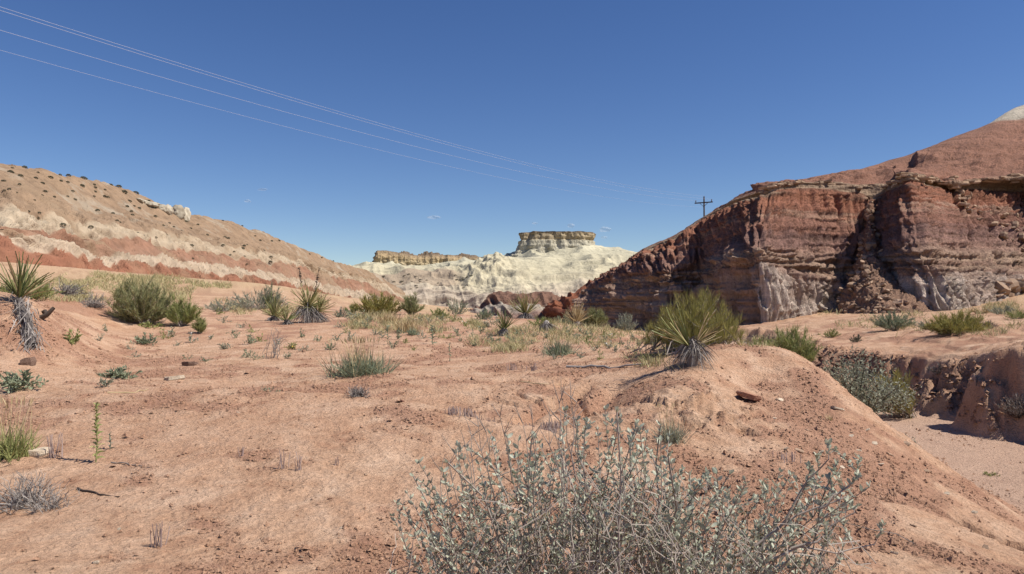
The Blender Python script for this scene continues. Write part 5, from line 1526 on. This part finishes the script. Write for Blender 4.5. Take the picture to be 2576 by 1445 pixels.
for k, (zx, zy, sz) in enumerate(HS):
    q, i = on_loft(HILL_P, _hpx, _hpy, zx * .359, 399.5 + zy * .359)
    s = q[1] / F
    o = bpy.data.objects.new("hillside_shrub", HB[k % 5]); COL.objects.link(o)
    w = 4.3 * sz * s
    o.location = q - np.array([0, 0, .12 * w]); o.scale = (w * random.uniform(.9, 1.25), w, w * random.uniform(.95, 1.3)); o.rotation_euler = (0, 0, random.random() * 6.28)
    px_, py_ = zx * .359, 399.5 + zy * .359
    sky_ = np.interp(px_, [0, 194, 323, 470, 646, 862], [417, 446, 477, 538, 583, 665])
    lab = "%s dark shrub %s, left hillside, %s" % ("large" if sz > 1.35 else "middling" if sz > .95 else "small",
          "on the skyline" if py_ < sky_ + 16 else "on upper slope" if py_ < sky_ + 70 else "on lower beds",
          "near the left edge" if px_ < 130 else "left of the white outcrop" if px_ < 330 else "around the white outcrop" if px_ < 500 else "right of the white outcrop" if px_ < 650 else "on its low right end")
    tag(o, lab, "shrub", "shrubs on the left hillside")
# specks of scrub on the tan debris slope below the domes
for k in range(34):
    x = rb.uniform(935, 1190); y = rb.uniform(690, 728)
    q, i = on_loft(BUT_P, _bpx, _bpy, x, y); s = q[1] / F
    o = bpy.data.objects.new("debris_shrub", HB[k % 5]); COL.objects.link(o); w = rb.uniform(2, 4.2) * s
    o.location = q; o.scale = (w * 1.3, w, w * .8)
    tag(o, "tiny dark shrub on the tan debris slope below the pale domes, " + ("left third" if x < 1020 else "middle" if x < 1105 else "right third"), "shrub", "shrubs on the far debris slope")

# white sandstone outcrop on the hill's skyline
M_WHITE = mat_rock("white_sandstone", (.36, .31, .235), (.48, .43, .335), .25)
oc = empty("white_outcrop", on_loft(HILL_P, _hpx, _hpy, 450, 552)[0], "white sandstone outcrop of upright blocks on the left hill skyline", "rock outcrop")
base = np.array(oc.location)
for k, (x, y, w, h) in enumerate([(466, 545, 20, 42), (446, 537, 24, 36), (424, 530, 20, 26), (407, 522, 20, 18), (388, 514, 22, 14), (368, 507, 20, 12), (352, 500, 16, 10)]):
    q, i = on_loft(HILL_P, _hpx, _hpy, x, y + 6); s = q[1] / F
    o = obj("outcrop_block", lump("outcrop_block", 1, 700 + k, M_WHITE, 4, .5, (w * s * .62, w * s * .7, h * s * .52), 1.3), oc)
    o.location = q - base + np.array([0, 0, h * s * .18])

# ------------------------------------------------------------------ power pole and lines
M_POLE = mat_leafy("creosote_wood", (.055, .04, .035), (.10, .075, .06), .9, 0)
M_INS = mat_leafy("glazed_insulator", (.10, .10, .11), (.16, .16, .17), .3, 0)
M_WIRE, _nt, _b2 = new_mat("bare_aluminium_wire")
_b2.inputs["Base Color"].default_value = (.46, .49, .58, 1); _b2.inputs["Roughness"].default_value = .5
PD = 103.79; top_ = U(1771, 494, PD)
Bp = np.array([-48.76, -15.58, 16.21]); sag_, sag4, armL, nz_ = 3.21, 3.42, 1.12, 1.53
dv = np.array([Bp[0] - top_[0], Bp[1] - top_[1], 0]); dv /= np.linalg.norm(dv)
pe = np.array([-dv[1], dv[0], 0]); pe = pe * np.sign(pe[0])
pb = np.array([top_[0], top_[1], 2.0])
pole = empty("utility_pole", pb, "dark wooden utility pole with crossarm rising behind the red cliff", "utility pole")
H = top_[2] - 2.0
obj("post", MB().add(tubes(np.array([[(0, 0, 0), (0, 0, H * .5), (0, 0, H - .15)]]), .14, .10, 10)).mesh("post", M_POLE, True), pole)
def bar(a, b, w, h):
    a, b = np.array(a, float), np.array(b, float); d = unit(b - a); sd = unit(np.cross(d, [0, 0, 1])); up = np.cross(sd, d)
    c = [p + sd * sx * w / 2 + up * sz * h / 2 for p in (a, b) for sx, sz in ((-1, -1), (1, -1), (1, 1), (-1, 1))]
    f = [[0, 1, 2, 3], [7, 6, 5, 4], [0, 4, 5, 1], [1, 5, 6, 2], [2, 6, 7, 3], [3, 7, 4, 0]]
    return np.array(c), np.array(f), np.full(8, .4)
za = H - .92
of = dv * .17
obj("crossarm", MB().add(bar(of - pe * 1.28 + [0, 0, za], of + pe * 1.28 + [0, 0, za], .12, .15)).mesh("crossarm", M_POLE), pole)
for sg in (-1, 1):
    obj("brace", MB().add(bar(of * .9 + pe * sg * .55 + [0, 0, za - .09], of * .6 + [0, 0, za - .55], .05, .05)).mesh("brace", M_POLE), pole)
att = [np.zeros(3), pe * armL + [0, 0, -.55], -pe * armL + [0, 0, -.55], np.array([0, 0, -nz_])]
for k, a in enumerate(att[:3]):
    b0 = a + [0, 0, H - .16] + (of if k else 0)
    zb = -.12 if k == 0 else (za + .06) - (H - .55 - .16)
    t = np.array([[b0 + [0, 0, zb * .9], b0 + [0, 0, .02], b0 + [0, 0, .16]]])
    obj("insulator", MB().add(tubes(t, .05, .085, 8)).mesh("insulator", M_INS, True), pole)
obj("neutral_bracket", MB().add(bar([0, 0, H - nz_], dv * .35 + [0, 0, H - nz_], .06, .06)).mesh("neutral_bracket", M_POLE), pole)
LBL = ["topmost power line crossing the blue sky", "second power line from the top, close under the topmost", "third power line from the top, well apart from the upper pair", "lowest power line, thin neutral wire"]
for k, a in enumerate(att):
    A = top_ + a; B = Bp + a; t = np.linspace(0, 1, 90)[:, None]
    Q = A + (B - A) * t; Q[:, 2] -= 4 * (sag_ if k != 3 else sag4) * t[:, 0] * (1 - t[:, 0])
    o = obj("power_line", MB().add(tubes((Q - A)[None], .0065 if k < 3 else .005, .0065 if k < 3 else .005, 6)).mesh("power_line", M_WIRE, True), None, tuple(A))
    tag(o, LBL[k], "power line", "power lines")

# ------------------------------------------------------------------ little clouds near the horizon
M_CLOUD, cnt, cb = new_mat("thin_cloud")
cb.inputs["Base Color"].default_value = (.95, .95, .95, 1); cb.inputs["Roughness"].default_value = 1
tr = N(cnt, "ShaderNodeBsdfTransparent"); mx = N(cnt, "ShaderNodeMixShader")
cn = noise_node(cnt, N(cnt, "ShaderNodeTexCoord").outputs["Object"], 2.2, 4, .6)
cr = ramp(cnt, cn.outputs[0], [(.42, 0.0), (.75, .42)])
cnt.links.new(cr.outputs[0], mx.inputs[0]); cnt.links.new(tr.outputs[0], mx.inputs[1]); cnt.links.new(cb.outputs[0], mx.inputs[2])
cnt.links.new(mx.outputs[0], cnt.nodes["Material Output"].inputs[0])
for k, (x, y, w, h, lab) in enumerate([(1091, 547, 30, 7, "small flat white cloud low in the sky left of the butte"), (1345, 562, 14, 5, "faint cloud wisp above the left end of the butte"), (1437, 568, 18, 9, "small white puff just above the butte"), (1522, 577, 26, 12, "brightest small cloud puff right of the butte"), (1520, 598, 16, 6, "faint cloud wisp right beside the butte rim"), (622, 506, 16, 6, "faint lower cloud wisp over the left hill"), (660, 477, 22, 5, "faint upper cloud wisp over the left hill")]):
    D = 6000.0; p = U(x, y, D); s = D / F
    me = lump("cloud", 1, 800 + k, M_CLOUD, 3, .6, (w * s * .5, w * s * .4, h * s * .5), 1.8)
    tag(obj("cloud", me, None, tuple(p)), lab, "cloud", "small clouds near the horizon")
